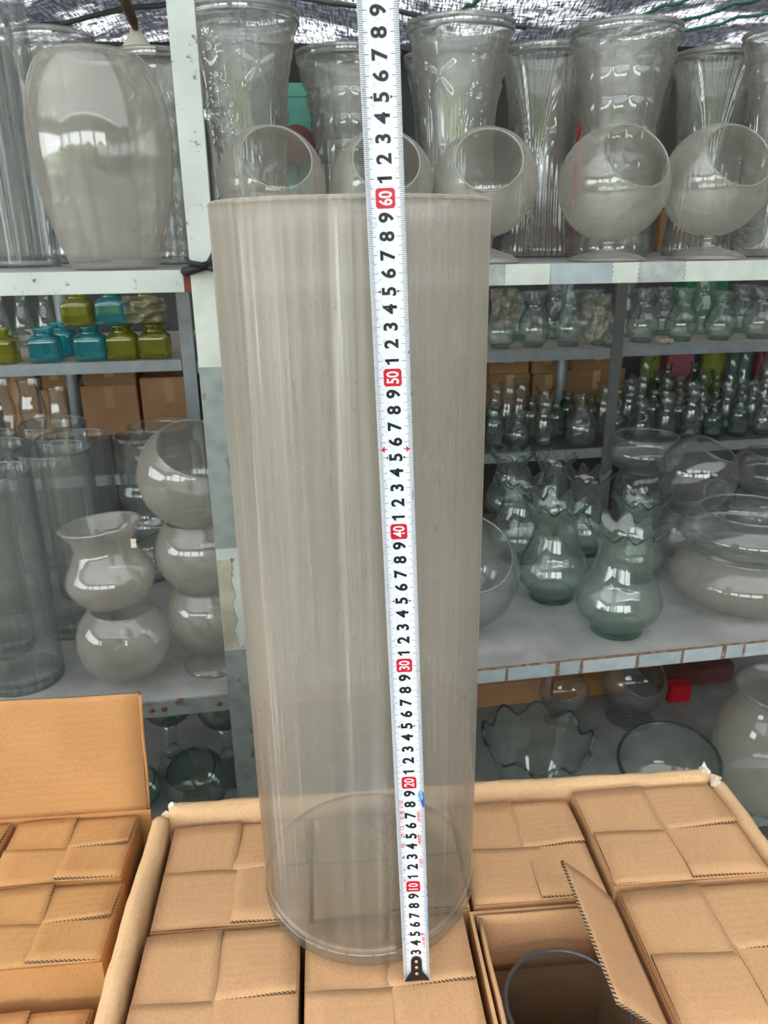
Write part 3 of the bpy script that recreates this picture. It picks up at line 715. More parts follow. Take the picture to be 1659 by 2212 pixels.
ob('body', mesh('oval_body', *vessel([(R * .5, 0), (R * .8, .02), (R * .96, .06), (R, .11)], .004, .006, 40, 64), 'glass_green'), o)
ob('rim', mesh('oval_rim', *torus_data(R, .0035, .11, 64, 8), 'glass_dark_rim'), o)
for x, y, w, off, nd, lab in ((1218, 1500, 108, .365, (-.2, -.5, .8), 'small clear globe behind the wavy-rimmed bowl'),
                              (1366, 1505, 138, .345, (.1, -.6, .75), 'clear globe bowl leaning behind the dark-rimmed bowl')):
    p = on_rack(x, y, off); R = px(p, w) / 2
    globe(lab, Vector((p.x, p.y, max(p.z, Z_BOT + R + .02))), R, Vector(nd).normalized(), 'glass_clear', .8, Z_BOT, group='bowls under the lower shelf')
p = at_z(1682, 1570, .33); R = px(p, 250) / 2
o = thing('round_jar', 'big rimmed glass jar under the shelf at the picture edge', 'jar', Vector((p.x, p.y, Z_BOT)))
ob('body', mesh('jar_body', *vessel([(R * .5, 0), (R * .85, .03), (R, .11), (R * .93, .18), (R * .74, .225), (R * .72, .24), (R * .80, .255)], .004, .008, 52, 64), 'glass_dusty'), o)
ob('rim', mesh('jar_rim', *torus_data(R * .79, .004, .256, 56, 8), 'glass_clear'), o)
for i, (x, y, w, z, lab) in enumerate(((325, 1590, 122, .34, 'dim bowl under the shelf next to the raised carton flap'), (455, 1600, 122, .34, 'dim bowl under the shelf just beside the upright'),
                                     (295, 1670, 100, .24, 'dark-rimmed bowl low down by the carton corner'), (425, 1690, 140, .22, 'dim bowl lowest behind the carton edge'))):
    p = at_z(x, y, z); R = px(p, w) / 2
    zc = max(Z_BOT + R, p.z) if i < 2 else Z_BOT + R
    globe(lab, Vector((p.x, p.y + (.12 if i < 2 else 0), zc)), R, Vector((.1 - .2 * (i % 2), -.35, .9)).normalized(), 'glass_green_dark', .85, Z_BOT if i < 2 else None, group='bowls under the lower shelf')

# ================================================================== far rack: jars, vases, cartons
def squircle(a, n): return 1.0 / (abs(math.cos(a)) ** n + abs(math.sin(a)) ** n) ** (1.0 / n)
def jar_kind(name, mat):
    w, h = .042, .080
    pr = [(w * .90, 0), (w, .006), (w, .040), (w * .98, .052), (w * .86, .060), (w * .66, .064), (w * .62, .068), (w * .66, .074), (w * .70, .080)]
    o = smooth_profile(pr, 44); inn = [(max(q.x - .003, .002), q.y) for q in reversed(o) if q.y > .006]
    prof = [(0, 0)] + [(q.x, q.y) for q in o] + inn + [(0, .006)]
    def mod(a, i, r, z):
        k = min(1, max(0, (z - .054) / .010)); s = squircle(a, 7)
        return r * (s * (1 - k) + k), z
    body = mesh(name + '_body', *lathe(prof, 56, mod), mat)
    rim = mesh(name + '_rim', *torus_data(w * .69, .003, .080, 36, 6), mat)
    kind(name, ('body', body), ('rim', rim))
jar_kind('teal_jar', 'glass_teal'); jar_kind('olive_jar', 'glass_olive')
JAR = [('olive_jar', 2, 0, 'olive square jar at the picture edge on the far shelf'), ('teal_jar', 98, 0, 'teal square jar standing apart on the far shelf'),
       ('teal_jar', 197, 0, 'teal square jar in the lower row under an olive one'), ('olive_jar', 266, 0, 'darker olive square jar in the lower row between teal and bright olive'),
       ('olive_jar', 336, 0, 'bright olive square jar at the end of the lower row by the post'),
       ('olive_jar', 179, 1, 'olive square jar first in the upper row'), ('teal_jar', 252, 1, 'teal square jar in the upper row'), ('olive_jar', 326, 1, 'olive square jar in the upper row under a plastic bag')]
JS = .0
for k, x, lev, lab in JAR:
    p = on_rack(x, 745, OFF2 + .05); s = px(p, 64) / .084; JS = s
    put(k, lab, 'jar', Vector((p.x, p.y, ZB_L + lev * (.0835 * s * 1.14 + .001))), RANG + (.1 if lev == 0 and x == 98 else 0), s, s * 1.14, 'square jars on the far shelf')
p = on_rack(150, 745, OFF2 + .16)
put('teal_jar', 'dark teal jar just behind the one standing apart', 'jar', Vector((on_rack(132, 745, OFF2 + .17).x, on_rack(132, 745, OFF2 + .17).y, ZB_L)), RANG, JS * 1.02, JS * 1.14)
def crumple(name, label, p, w, h, seedv, mat='plastic_film'):
    n = 14; V = []; Fc = []
    for j in range(n + 1):
        for i in range(n + 1):
            u, t = i / n - .5, j / n - .5; e = .88 + .12 * noise.noise((u * 4 + seedv, t * 4, 1))
            V.append((u * w * e, .028 * noise.noise((u * 5, t * 5, seedv)) + .02 * (u * u + t * t), t * h * e))
    for j in range(n):
        for i in range(n):
            a = j * (n + 1) + i; Fc.append((a, a + 1, a + n + 2, a + n + 1))
    m = len(V); V += [(x, y + .0012, z) for x, y, z in V]; Fc += [tuple(q + m for q in reversed(f_)) for f_ in Fc]
    o = ob(name, mesh(name, V, Fc, mat), None, p, (0, 0, RANG)); return tag(o, label, 'plastic bag')
p = on_rack(310, 668, OFF2 - .045); crumple('plastic_bag', 'crumpled clear plastic bag draped over the upper jars', p, px(p, 100), px(p, 62), 2.2)
p = on_rack(1292, 690, OFF2 - .045); crumple('plastic_bag', 'crumpled plastic bag over small vases by the far post', p, px(p, 80), px(p, 110), 5.1)
p = on_rack(1092, 670, OFF2 - .045); crumple('plastic_bag', 'twisted plastic bag hanging over the vase beside the big cylinder', p, px(p, 70), px(p, 100), 8.7)
p = on_rack(1440, 742, OFF2 + .01); o = crumple('paper_scrap', 'small white paper scrap lying on the far shelf edge', Vector((p.x, p.y, ZB_R + .012)), px(p, 40), px(p, 10), 3.1, 'torn_paper'); o['category'] = 'scrap'

def simple_kind(name, prof, mat, wall=.0025, ruffle=None, seg=36, extra=()):
    kind(name, ('body', mesh(name + '_body', *vessel(prof, wall, .005, 40, seg, None, ruffle), mat)), *extra)
fr_ = mesh('bulb_foot', *lathe([(0, 0), (.026, 0), (.027, .003), (.024, .008), (0, .007)], 28), 'glass_green_foot')
rim_b = mesh('bulb_rim', *torus_data(.033, .0016, .128, 36, 6), 'glass_green')
simple_kind('bulb_vase', [(.026, .004), (.036, .012), (.0435, .032), (.043, .050), (.036, .072), (.026, .090), (.025, .106), (.033, .128)], 'glass_green', .0025, (.10, 8, .002, .003), 48, (('foot', fr_), ('rim', rim_b)))
simple_kind('teardrop_vase', [(.020, 0), (.034, .010), (.044, .040), (.040, .065), (.024, .090), (.009, .112), (.004, .130), (.005, .137)], 'glass_clear', .0018)
simple_kind('waist_vase', [(.030, 0), (.036, .008), (.040, .04), (.034, .08), (.026, .11), (.030, .14), (.040, .16)], 'glass_clear')
simple_kind('dome_jar', [(.032, 0), (.040, .01), (.042, .06), (.036, .085), (.022, .10), (.018, .115), (.024, .125)], 'glass_green_dark')
simple_kind('wine_vase', [(.020, 0), (.014, .012), (.012, .03), (.018, .05), (.034, .085), (.038, .11), (.030, .14), (.034, .165)], 'glass_clear', .002)
ORD = ['first', 'second', 'third', 'fourth', 'fifth', 'sixth', 'seventh', 'eighth']
for i, x in enumerate((1082, 1154, 1230, 1296, 1388, 1472, 1556, 1640)):
    p = on_rack(x, 700, OFF2 + .08); s = px(p, 55 if x == 1296 else 70) / .088
    put('bulb_vase', 'clear bulb vase on the far shelf, %s from the big cylinder' % ORD[i], 'vase', Vector((p.x, p.y, ZB_R + (.004 if x > 1340 else 0))), i * .4, s, (zrow(p, 632 if i % 3 else 640) - ZB_R) / .13, 'bulb vases on the far shelf')
for i, x in enumerate((1120, 1200, 1275, 1345, 1430, 1515, 1600, 1680)):
    p = on_rack(x, 690, OFF2 + .24); s = px(p, 66) / .088
    put('waist_vase' if i % 2 else 'bulb_vase', 'dim vase in the second row of the far shelf, %s from the big cylinder' % ORD[i], 'vase', Vector((p.x, p.y, ZB_R + .004)), i, s, None, 'second row on the far shelf')
# crowded glass on the far rack's lower shelf
PLACED = [(on_rack(1253, 950, OFF2 + .03), .05)]
ORD += ['ninth', 'tenth', 'eleventh', 'twelfth', 'thirteenth', 'fourteenth']
KN = {'dome_jar': 'green dome-shaped jar', 'waist_vase': 'clear waisted vase', 'bulb_vase': 'bulb vase'}
for row, off in enumerate((.06, .145, .23, .315, .395)):
    seen = 0
    for i in range(13):
        x = 1068 + i * 52 + (row % 2) * 26 + random.uniform(-3, 3)
        if x > 1680 or (row > 2 and x < 1330): continue
        p = on_rack(x, 960 - row * 12, OFF2 + off)
        k = ('dome_jar', 'waist_vase', 'bulb_vase', 'dome_jar', 'waist_vase')[(i * 2 + row) % 5]; s = random.uniform(.74, .80)
        if any((q - p).xy.length < .0445 * s + rr for q, rr in PLACED): continue
        PLACED.append((p, .0445 * s))
        put(k, 'dim %s, %s row of far crowd, %s from big cylinder' % (KN[k], ['front', 'second', 'third', 'fourth', 'last'][row], ORD[seen]), 'vase' if k != 'dome_jar' else 'jar', Vector((p.x, p.y, ZB_LOW + .001)), random.random() * 6, s, s * random.uniform(1.0, 1.35) * (1 + .10 * row), 'crowd of small glass on the far rack')
        seen += 1
p = on_rack(1253, 950, OFF2 + .03)
put('teardrop_vase', 'clear teardrop vase with a pointed tip on the far rack', 'vase', Vector((p.x, p.y, ZB_LOW + .001)), 0, 1.08, (zrow(p, 855) - ZB_LOW) / .137)
for x, y, nm, m, w, h, lab, cat in ((1470, 775, 'plastic_box', 'pink_plastic', 60, 60, 'pink plastic box behind the crowded glass', 'box'), (1535, 790, 'plastic_cup', 'lime_plastic', 52, 75, 'lime green cup behind the crowded glass', 'cup'),
                                    (1595, 785, 'plastic_cup', 'teal_plastic', 50, 70, 'teal cup beside the lime one behind the glass', 'cup'), (1648, 810, 'plastic_box', 'pink_plastic', 44, 90, 'pink box at the picture edge on the far rack', 'box'),
                                    (1400, 800, 'plastic_cup', 'lime_plastic', 40, 60, 'dull green cup among the crowded glass by the far post', 'cup')):
    p = on_rack(x, y + h / 2, OFF2 + .58); R = px(p, w) / 2; zz_ = ZB_LOW; H = zrow(p, y - h / 2) - zz_
    o = thing(nm, lab, cat, Vector((p.x, p.y, zz_)), RANG)
    if cat == 'cup':
        ob('body', mesh('cup_body', *vessel([(R * .75, 0), (R * .77, .012), (R * .80, .04), (R * .9, H * .5), (R, H)], .002, .004, 20, 32), m), o); ob('rim', mesh('cup_rim', *torus_data(R, .003, H, 32, 6), m), o)
    else:
        box('body', m, o, -R, R, 0, .12, 0, H - .012, .004); box('lid', m, o, -R - .003, R + .003, -.003, .123, H - .012, H, .003)
for x, w, lab in ((72, 56, 'goblet-shaped clear vase in front of the far cartons'), (5, 56, 'goblet-shaped clear vase at the picture edge on the far rack'), (128, 44, 'slim goblet-shaped vase beside the round far post')):
    p = on_rack(x, 890, OFF2 + .12); s = px(p, w) / .076
    put('wine_vase', lab, 'vase', Vector((p.x, p.y, ZB_LOW + .001)), 0, s, (zrow(p, 812 if w > 50 else 830) - ZB_LOW) / .165)
# glass stacked behind the jars, and lower dim row
for i, x in enumerate((2, 52, 102)):
    p = on_rack(x, 700, OFF2 + .40); s = px(p, 44) / .088
    put('bulb_vase', 'dim bulb vase behind the coloured jars, %s from the picture edge' % ORD[i], 'vase', Vector((p.x, p.y, ZB_L)), i, s, 1.3, 'dim vases behind the jars')

def carton(label, x0, x1, y0, y1, off, zb=None, mat='kraft', dep=.22, group='cartons on the far rack'):
    a = on_rack(x0, y1, off); b = on_rack(x1, y1, off)
    if zb is None: zb = a.z
    zt = zrow(a, y0); w = (b - a).dot(RU)
    o = thing('carton', label, 'carton', Vector((a.x, a.y, zb)), RANG, group)
    H = zt - zb
    box('body', mat, o, 0.002, w - .002, 0, dep, 0, H - .003, .003)
    box('flap', mat, o, 0.002, w - .002, 0, dep / 2 - .001, H - .003, H, 0); box('flap', mat, o, 0.002, w - .002, dep / 2 + .001, dep, H - .003, H, 0)
    box('tape_strip', 'kraft_pale', o, w * .5 - .014, w * .5 + .014, -.0008, 0, H * .55, H - .003)
    return zt
OC = OFF2 + .47
for x0, x1, yb_, yt_, lab in ((5, 88, 893, 800, 'brown carton at the picture edge on the far rack'), (90, 150, 893, 836, 'lower brown carton beside the round far post'), (178, 303, 893, 828, 'lower brown carton under another, between the far posts'),
                             (308, 432, 893, 812, 'brown carton behind the steel upright'), (1056, 1143, 880, 812, 'lower brown carton beside the big cylinder on the far rack'), (1148, 1215, 880, 812, 'lower brown carton in the middle of the far rack'), (1220, 1345, 880, 805, 'lower brown carton by the far post')):
    carton(lab, x0, x1, yt_, yb_, OC, ZB_LOW, 'kraft_dark' if x0 > 1000 else 'kraft')
def ontop(lab, x0, x1, yb_, yt_):
    a = on_rack(x0, 860, OC); carton(lab, x0, x1, yt_, yb_, OC, zrow(a, yb_) + .001, 'kraft_dark')
ontop('upper brown carton between the far posts', 178, 296, 828, 795); ontop('upper brown carton beside the round far post', 90, 148, 836, 797)
ontop('upper brown carton beside the big cylinder on the far rack', 1056, 1143, 812, 770); ontop('upper brown carton in the middle of the far rack', 1148, 1215, 812, 772); ontop('upper brown carton by the far post', 1235, 1345, 805, 770)
# things glimpsed behind the top-shelf vases
for nm, m, x, y, w, h, lab, cat in (('plastic_crate', 'teal_plastic', 640, 235, 64, 120, 'teal plastic crate glimpsed behind the pressed vases', 'crate'), ('red_packet', 'red_plastic', 1248, 320, 34, 290, 'red plastic packet glimpsed between the pressed vases', 'packet'),
                                    ('carton', 'kraft_dark', 1452, 505, 60, 90, 'brown carton glimpsed behind the last globe bowls', 'carton'), ('plastic_crate', 'green_plastic', 1530, 606, 90, 40, 'dark green crate high behind the far bulb vases', 'crate'),
                                    ('plastic_box', 'pink_plastic', 1625, 600, 80, 50, 'pinkish box high behind the far bulb vases', 'box')):
    off = .585 if y < 600 else OFF2 + .5
    a = on_rack(x - w / 2, y, off); b = on_rack(x + w / 2, y, off); z0 = zrow(a, y + h / 2) if y > 600 else Z_TOP; z1 = zrow(a, y - h / 2); ww = (b - a).dot(RU)
    if y > 600: z0 = ZB_R + .004
    o = thing(nm, lab, cat, Vector((a.x, a.y, z0)), RANG); H = z1 - z0; dp = .02 if y < 600 else .1
    box('body', m, o, 0, ww, 0, dp, 0, H * .92, .002); box('lid' if cat != 'packet' else 'seal', m, o, ww * .04, ww * .96, dp * .1, dp * .9, H * .92, H, .002)
p = on_rack(640, 300, .56); R = px(p, 62) / 2
o = thing('pan_cover', 'dark maroon round cover leaning behind the pressed vases', 'cover', Vector((p.x, p.y, Z_TOP)))
ob('disc', mesh('disc', *lathe([(0, 0), (R * 1.3, 0), (R * 1.35, .004), (R * 1.3, .008), (R * .3, .012), (0, .012)], 40), 'maroon_metal'), o, (0, 0, p.z - Z_TOP - .012), (math.radians(80), 0, 0))
v, f = tube_data([(0, 0, 0), (0, 0.012, p.z - Z_TOP)], .003, 6); ob('prop_stick', mesh('prop_stick', v, f, 'brown_wood'), o)
# hanging lamp socket
q = on_rack(296, 92, .9); z1 = ceil_z(q.x, q.y) - .02
o = thing('lamp_socket', 'cream cone-shaped lamp holder hanging on a brown stick under the net', 'lamp', q)
ob('cone', mesh('cone', *lathe([(0, -.022), (.036, -.022), (.037, -.016), (.026, .0), (.014, .018), (.012, .026), (0, .027)], 28), 'cream_plastic'), o)
q2 = on_rack(255, -20, .75)
ob('stick', mesh('stick', *tube_data([(0, 0, .026), tuple((q2 - q) * .5 + Vector((0.008, 0, 0))), tuple((q2 - q) * 1.6)], [.007, .011, .012], 8), 'brown_wood'), o)

# ================================================================== cartons in front
T = .003
def flap_mesh(name, w, h, amp, mats, sd=0.0, bend=0.0):
    """Half-flap of a w x h top: hinge at +h/2, free edge at 0; rides over its neighbour on the +x end."""
    n = 8; V = []; Fc = []; mi = []
    for lay in (0, 1):
        for j in range(n + 1):
            s = j / n
            for i in range(n + 1):
                u = i / n * 2 - 1
                z = amp * u * s ** .8 + bend * s * s * (u > 0) * u + .0009 * noise.noise((u * 1.5 + sd, s * 2, sd)) - (0.0012 * (1 - s) ** 6)
                x = u * (w / 2 - .0012) * (1 - .006 * s); y = h / 2 - .0008 - s * (h / 2 - .0008) * (1 + .02 * noise.noise((u * 2, sd, 5)))
                V.append((x, y, z - lay * T))
    m = n + 1
    for j in range(n):
        for i in range(n):
            a = j * m + i; Fc.append((a, a + m, a + m + 1, a + 1)); mi.append(0)
            b = a + m * m; Fc.append((b, b + 1, b + m + 1, b + m)); mi.append(0)
    for i in range(n):
        a = n * m + i; Fc.append((a, a + m * m, a + m * m + 1, a + 1)); mi.append(1)
        Fc.append((i + 1, i + 1 + m * m, i + m * m, i)); mi.append(0)
        a = i * m; Fc.append((a, a + m * m, a + m + m * m, a + m)); mi.append(1)
        a = i * m + n; Fc.append((a + m, a + m + m * m, a + m * m, a)); mi.append(1)
    me = mesh(name, V, Fc, mats, True, mi); return me
def tube_box(w, h, H, t=T):
    """Open-topped square carton body, centred, floor included."""
    a, b = w / 2, h / 2
    return join([box_data(-a, a, -b, -b + t, 0, H), box_data(-a, a, b - t, b, 0, H), box_data(-a, -a + t, -b + t, b - t, 0, H), box_data(a - t, a, -b + t, b - t, 0, H), box_data(-a + t, a - t, -b + t, b - t, 0, t)])
def inner_box(label, frame, u0, u1, v0, v1, zt, mat='kraft', amp=.0022, group=None, sd=0.0, cat='carton', zb=.012, opened=False, tilt=0.0):
    o0, ang = frame; c, s = math.cos(ang), math.sin(ang)
    um, vm = (u0 + u1) / 2, (v0 + v1) / 2; w, h = u1 - u0 - .0016, v1 - v0 - .0016
    o = thing('inner_carton', label, cat, Vector((o0.x + um * c - vm * s, o0.y + um * s + vm * c, zb)), ang + tilt, group)
    H = zt - zb - T - .001
    vv, ff = tube_box(w, h, H); ob('body', mesh('carton_body', vv, ff, mat, False), o)
    if opened: return o
    for k in range(4):
        ww, hh = (w, h) if k % 2 == 0 else (h, w)
        ob('flap', flap_mesh('flap', ww, hh, amp, [mat, 'corrugated_edge'], sd + k * 3.7, .002 if k == 0 else 0), o, (0, 0, zt - zb), (0, 0, -k * math.pi / 2))
    return o
FA = math.radians(4.5); MF = (Vector((-.231, .525, 0)), FA)
G1 = 'interleaved cartons in the big crate'
inner_box('inner carton in the back corner of the big crate, beside the torn corner', MF, .015, .160, -.002, .128, .6445, sd=1, group=G1)
inner_box('inner carton hidden behind and under the tall cylinder', MF, .162, .309, -.002, .128, .6445, sd=2, group=G1)
inner_box('inner carton just beside the tall cylinder, in the back row', MF, .311, .440, -.003, .128, .648, sd=3, group=G1)
inner_box('inner carton in the far torn corner, slightly raised', MF, .444, .600, -.001, .130, .657, sd=4, group=G1)
inner_box('inner carton in the near row, against the left crate wall', MF, .014, .152, -.146, -.007, .6465, sd=5, group=G1)
inner_box('inner carton under the front of the tall cylinder, where the tape hook rests', MF, .155, .301, -.146, -.006, .6450, sd=6, group=G1)
inner_box('inner carton beside the opened one, near the picture edge', MF, .446, .600, -.146, -.005, .654, sd=7, group=G1)
# opened carton: one flap up, two turned in
u0, u1, v0, v1 = .305, .442, -.146, -.006
o = inner_box('opened inner carton with a raised flap, showing a glass rim inside', MF, u0, u1, v0, v1, .648, 'kraft', opened=True, group=G1)
w, h = u1 - u0 - .0016, v1 - v0 - .0016
def slab(name, w, h, mats, n=8, curve=0.0, sd=0.0):
    """Flat cardboard sheet, hinge along x at y=0, reaching to y=h, corrugated edges."""
    V = []; Fc = []; mi = []; m = n + 1
    for lay in (0, 1):
        for j in range(m):
            s = j / n
            for i in range(m):
                u = i / n - .5
                V.append((u * w, s * h + .0012 * noise.noise((u * 7 + sd, s * 3, 2)) * (s > .9), curve * s * s + .0008 * noise.noise((u * 3, s * 3, sd)) - lay * T))
    for j in range(n):
        for i in range(n):
            a = j * m + i; Fc.append((a, a + 1, a + m + 1, a + m)); mi.append(0)
            b = a + m * m; Fc.append((b, b + m, b + m + 1, b + 1)); mi.append(0)
    for i in range(n):
        a = n * m + i; Fc.append((a, a + 1, a + 1 + m * m, a + m * m)); mi.append(1)
        Fc.append((i, i + m * m, i + 1 + m * m, i + 1)); mi.append(0)
        a = i * m; Fc.append((a, a + m, a + m + m * m, a + m * m)); mi.append(1)
        a = i * m + n; Fc.append((a, a + m * m, a + m + m * m, a + m)); mi.append(1)
    return mesh(name, V, Fc, mats, True, mi)
zt_ = .648 - .012
fl = ob('raised_flap', slab('raised_flap', h, .070, ['kraft', 'corrugated_edge'], 10, -.004, 1.3), o, (w / 2 - .001, 0, zt_))
fl.rotation_euler = Matrix(((0, -math.cos(.80), -math.sin(.80)), (1, 0, 0), (0, math.sin(.80), -math.cos(.80)))).to_3x3().to_euler() if False else (0, 0, 0)
fl.matrix_basis = Matrix.Translation((w / 2 - .001, 0, zt_)) @ Matrix.Rotation(math.radians(90), 4, 'Z') @ Matrix.Rotation(math.radians(48), 4, 'X')
ob('turned_in_flap', slab('turned_in_flap', w - .012, .066, ['kraft', 'corrugated_edge'], 6), o).matrix_basis = Matrix.Translation((0, h / 2 - .006, zt_ - .002)) @ Matrix.Rotation(math.radians(-91), 4, 'X')
ob('turned_in_flap', slab('turned_in_flap', h - .018, .066, ['kraft', 'corrugated_edge'], 6), o).matrix_basis = Matrix.Translation((-w / 2 + .0065, 0, zt_ - .002)) @ Matrix.Rotation(math.radians(90), 4, 'Z') @ Matrix.Rotation(math.radians(-91), 4, 'X')
cb = o.location
cv = cylinder_vase('glass cylinder inside the opened carton, only its rim showing', Vector((cb.x + .004, cb.y - .006, .016)), .054, .600, 'glass_clear')
for ch in cv.children:
    if ch.name.startswith('rim'): ch.data.materials[0] = M['glass_rim_blue']

# crate walls: a folded-over carton rim swept along each side
def rim_wall(name, L, H, th, mat, sd, flare=0.0):
    """Wall along +x of length L, thickness th along +y, rounded fold on top."""
    cs = [(0, 0), (0, H - .10), (0, H - th * .8)]
    for k in range(7):
        a = math.pi - math.pi * k / 6; cs.append((th / 2 + th / 2 * math.cos(a), H - th * .55 + th * .55 * math.sin(a)))
    cs += [(th, H - .06), (th, 0)]
    n = 46; V = []; Fc = []; m = len(cs)
    for i in range(n + 1):
        x = L * i / n
        for j, (y, z) in enumerate(cs):
            k = max(0, (z - H + .10) / .10)
            dy = k * (.0035 * noise.noise((x * 14, j * .25, sd)) + .003 * noise.noise((x * 4, 0, sd + 3)) + .0012 * noise.noise((x * 60, j * .8, sd)))
            dz = k * (.004 * noise.noise((x * 9, 0, sd + 7)) + .0015 * noise.noise((x * 50, j, sd)))
            V.append((x, y + dy, z + dz))
    for i in range(n):
        for j in range(m - 1):
            a = i * m + j; Fc.append((a, a + m, a + m + 1, a + 1))
    Fc.append(tuple(range(m))); Fc.append(tuple(n * m + j for j in reversed(range(m))))
    return mesh(name, V, Fc, mat, True)
def crumb(name, parent, loc, sz, sd, mat='torn_paper'):
    bm = bmesh.new(); bmesh.ops.create_icosphere(bm, subdivisions=2, radius=1)
    for q in bm.verts:
        k = 1 + .7 * noise.noise(q.co * 2.3 + Vector((sd, 0, 0))); q.co = Vector((q.co.x * sz[0] * k, q.co.y * sz[1] * k, q.co.z * sz[2] * k))
    me = bpy.data.meshes.new(name); bm.to_mesh(me); bm.free(); me.materials.append(M[mat]); return ob(name, me, parent, loc)
crate = thing('big_crate', 'large open brown carton with rolled rims and torn corners, holding small cartons', 'crate', MF[0], FA)
ob('back_wall', rim_wall('back_wall', .595, .661, .020, 'kraft_pale', 1.0), crate, (.010, .133, 0))
ob('left_wall', rim_wall('left_wall', .295, .660, .019, 'kraft_pale', 2.0), crate, (.0115, -.165, 0), (0, 0, math.pi / 2))
ob('right_wall', rim_wall('right_wall', .295, .657, .018, 'kraft_pale', 4.0), crate, (.621, -.165, 0), (0, 0, math.pi / 2))
ob('front_wall', rim_wall('front_wall', .60, .640, .012, 'kraft_pale', 6.0), crate, (.010, -.166, 0))
box('crate_floor', 'kraft', crate, 0, .61, -.16, .14, 0.001, .008)
for k, (x, y, z, s3) in enumerate(((.006, .139, .651, (.005, .004, .006)), (.014, .143, .655, (.006, .005, .008)), (.603, .146, .655, (.006, .008, .010)), (.612, .138, .648, (.007, .006, .011)), (.608, .128, .655, (.006, .005, .007)))):
    crumb('torn_corner', crate, (x, y, z), s3, k * 3.1)

# neighbouring crate with its back flap raised
LO = at_z(306, 1752, .645); LF = (Vector((LO.x, LO.y, 0)), math.radians(5.0))
G2 = 'interleaved cartons in the flapped crate'
inner_box('orange-brown inner carton at the foot of the raised flap', LF, -.132, -.003, -.086, .002, .640, 'kraft_orange', .003, G2, 11)
inner_box('orange-brown inner carton in the middle of the flapped crate', LF, -.130, .001, -.178, -.089, .638, 'kraft_orange', .004, G2, 12)
inner_box('sunken orange-brown inner carton nearest the camera in the flapped crate', LF, -.112, -.008, -.290, -.190, .600, 'kraft_orange', .004, G2, 13)
inner_box('inner carton at the picture edge by the raised flap', LF, -.266, -.136, -.086, .002, .641, 'kraft_orange', .003, G2, 14)
inner_box('inner carton at the picture edge, middle row of the flapped crate', LF, -.264, -.134, -.178, -.089, .637, 'kraft_orange', .003, G2, 15)
inner_box('inner carton at the picture edge, sunken row of the flapped crate', LF, -.235, -.116, -.290, -.190, .603, 'kraft_orange', .003, G2, 16)
c2 = thing('flapped_crate', 'open brown carton with its back flap standing up, beside the big crate', 'crate', LF[0], LF[1])
fb = ob('raised_flap', slab('raised_back_flap', .46, .132, ['kraft_orange', 'corrugated_edge'], 20, -.006, 2.0), c2)
fb.matrix_basis = Matrix.Translation((-.226, .008, .640)) @ Matrix.Rotation(math.radians(80), 4, 'X')
fr2 = ob('flap_edge', slab('flap_edge', .132, .012, ['kraft_orange', 'corrugated_edge'], 10), fb)
fr2.matrix_basis = Matrix.Translation((.2305, .066, -.001)) @ Matrix.Rotation(math.radians(90), 4, 'Z') @ Matrix.Rotation(math.radians(-70), 4, 'X')
cr_ = ob('crease', mesh('crease', *tube_data([(-.02 + .10 * i / 10, .085 + .004 * math.sin(i * .5), .0012) for i in range(11)], .0014, 6), 'kraft_orange'), fb)
box('back_wall', 'kraft_orange', c2, -.46, .008, .004, .008, 0, .640); box('right_wall', 'kraft_orange', c2, .003, .007, -.38, .004, 0, .612)
box('front_wall', 'kraft_orange', c2, -.46, .004, -.384, -.38, 0, .60); box('crate_floor', 'kraft_orange', c2, -.46, .0, -.38, 0, .001, .008)
box('left_wall', 'kraft_orange', c2, -.464, -.46, -.38, .004, 0, .63)

# ================================================================== the big cylinder
VC = Vector((-.0175, .575, .6512)); VR, VHt = .0972, .600
big = thing('cylinder_vase', 'tall wide dusty glass cylinder standing on the cartons, measured by the tape', 'vase', VC)
big.rotation_euler = (0, math.radians(-.35), 0)
prof = [(VR * .975, .002), (VR * .995, .006), (VR, .014), (VR, .15), (VR, .30), (VR, .45), (VR, VHt)]
zs = [.019 + (VHt - .019) * i / 40 for i in range(41)]
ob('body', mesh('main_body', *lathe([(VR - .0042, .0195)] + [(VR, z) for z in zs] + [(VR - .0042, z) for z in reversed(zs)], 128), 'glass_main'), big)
ob('base', mesh('main_base', *lathe([(0, 0), (VR * .93, 0), (VR * .975, .0015), (VR * 1.003, .007), (VR * 1.003, .019), (VR * .955, .019), (VR * .94, .016), (VR * .9, .0148), (0, .0145)], 128), 'glass_main_base'), big)
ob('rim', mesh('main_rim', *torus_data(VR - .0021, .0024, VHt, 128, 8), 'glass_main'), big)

# ================================================================== the tape measure
TB = Vector((.0233, .4700, .6505))
tape = thing('tape_measure', 'white steel tape measure blade held upright in front of the tall cylinder', 'tape measure', TB)
tape.rotation_euler = (.014, -.0345, 0)
HW, KR = .0107, .0275
def tp(x, z, off=0.0): return (x, -(x * x) / (2 * KR) - off, z)
n = 12; Lt = .76; nz = 60
V = []; Fc = []
for lay in (0, 1):
    for j in range(nz + 1):
        for i in range(n + 1):
            x = -HW + 2 * HW * i / n
            z0 = .012 - .0135 * abs(x) / HW if j == 0 else None
            z = z0 if j == 0 else Lt * j / nz
            q = tp(x, z); V.append((q[0], q[1] + lay * .0006, q[2]))
m = n + 1; mm = m * (nz + 1)
for j in range(nz):
    for i in range(n):
        a = j * m + i; Fc.append((a, a + 1, a + m + 1, a + m)); Fc.append((a + mm, a + m + mm, a + m + 1 + mm, a + 1 + mm))
for j in range(nz):
    a = j * m; Fc.append((a, a + m, a + m + mm, a + mm)); a += n; Fc.append((a, a + mm, a + m + mm, a + m))
for i in range(n): Fc.append((i, i + mm, i + 1 + mm, i + 1))
blade = ob('blade', mesh('blade', V, Fc, 'tape_blade'), tape)
TV, TF = [], []
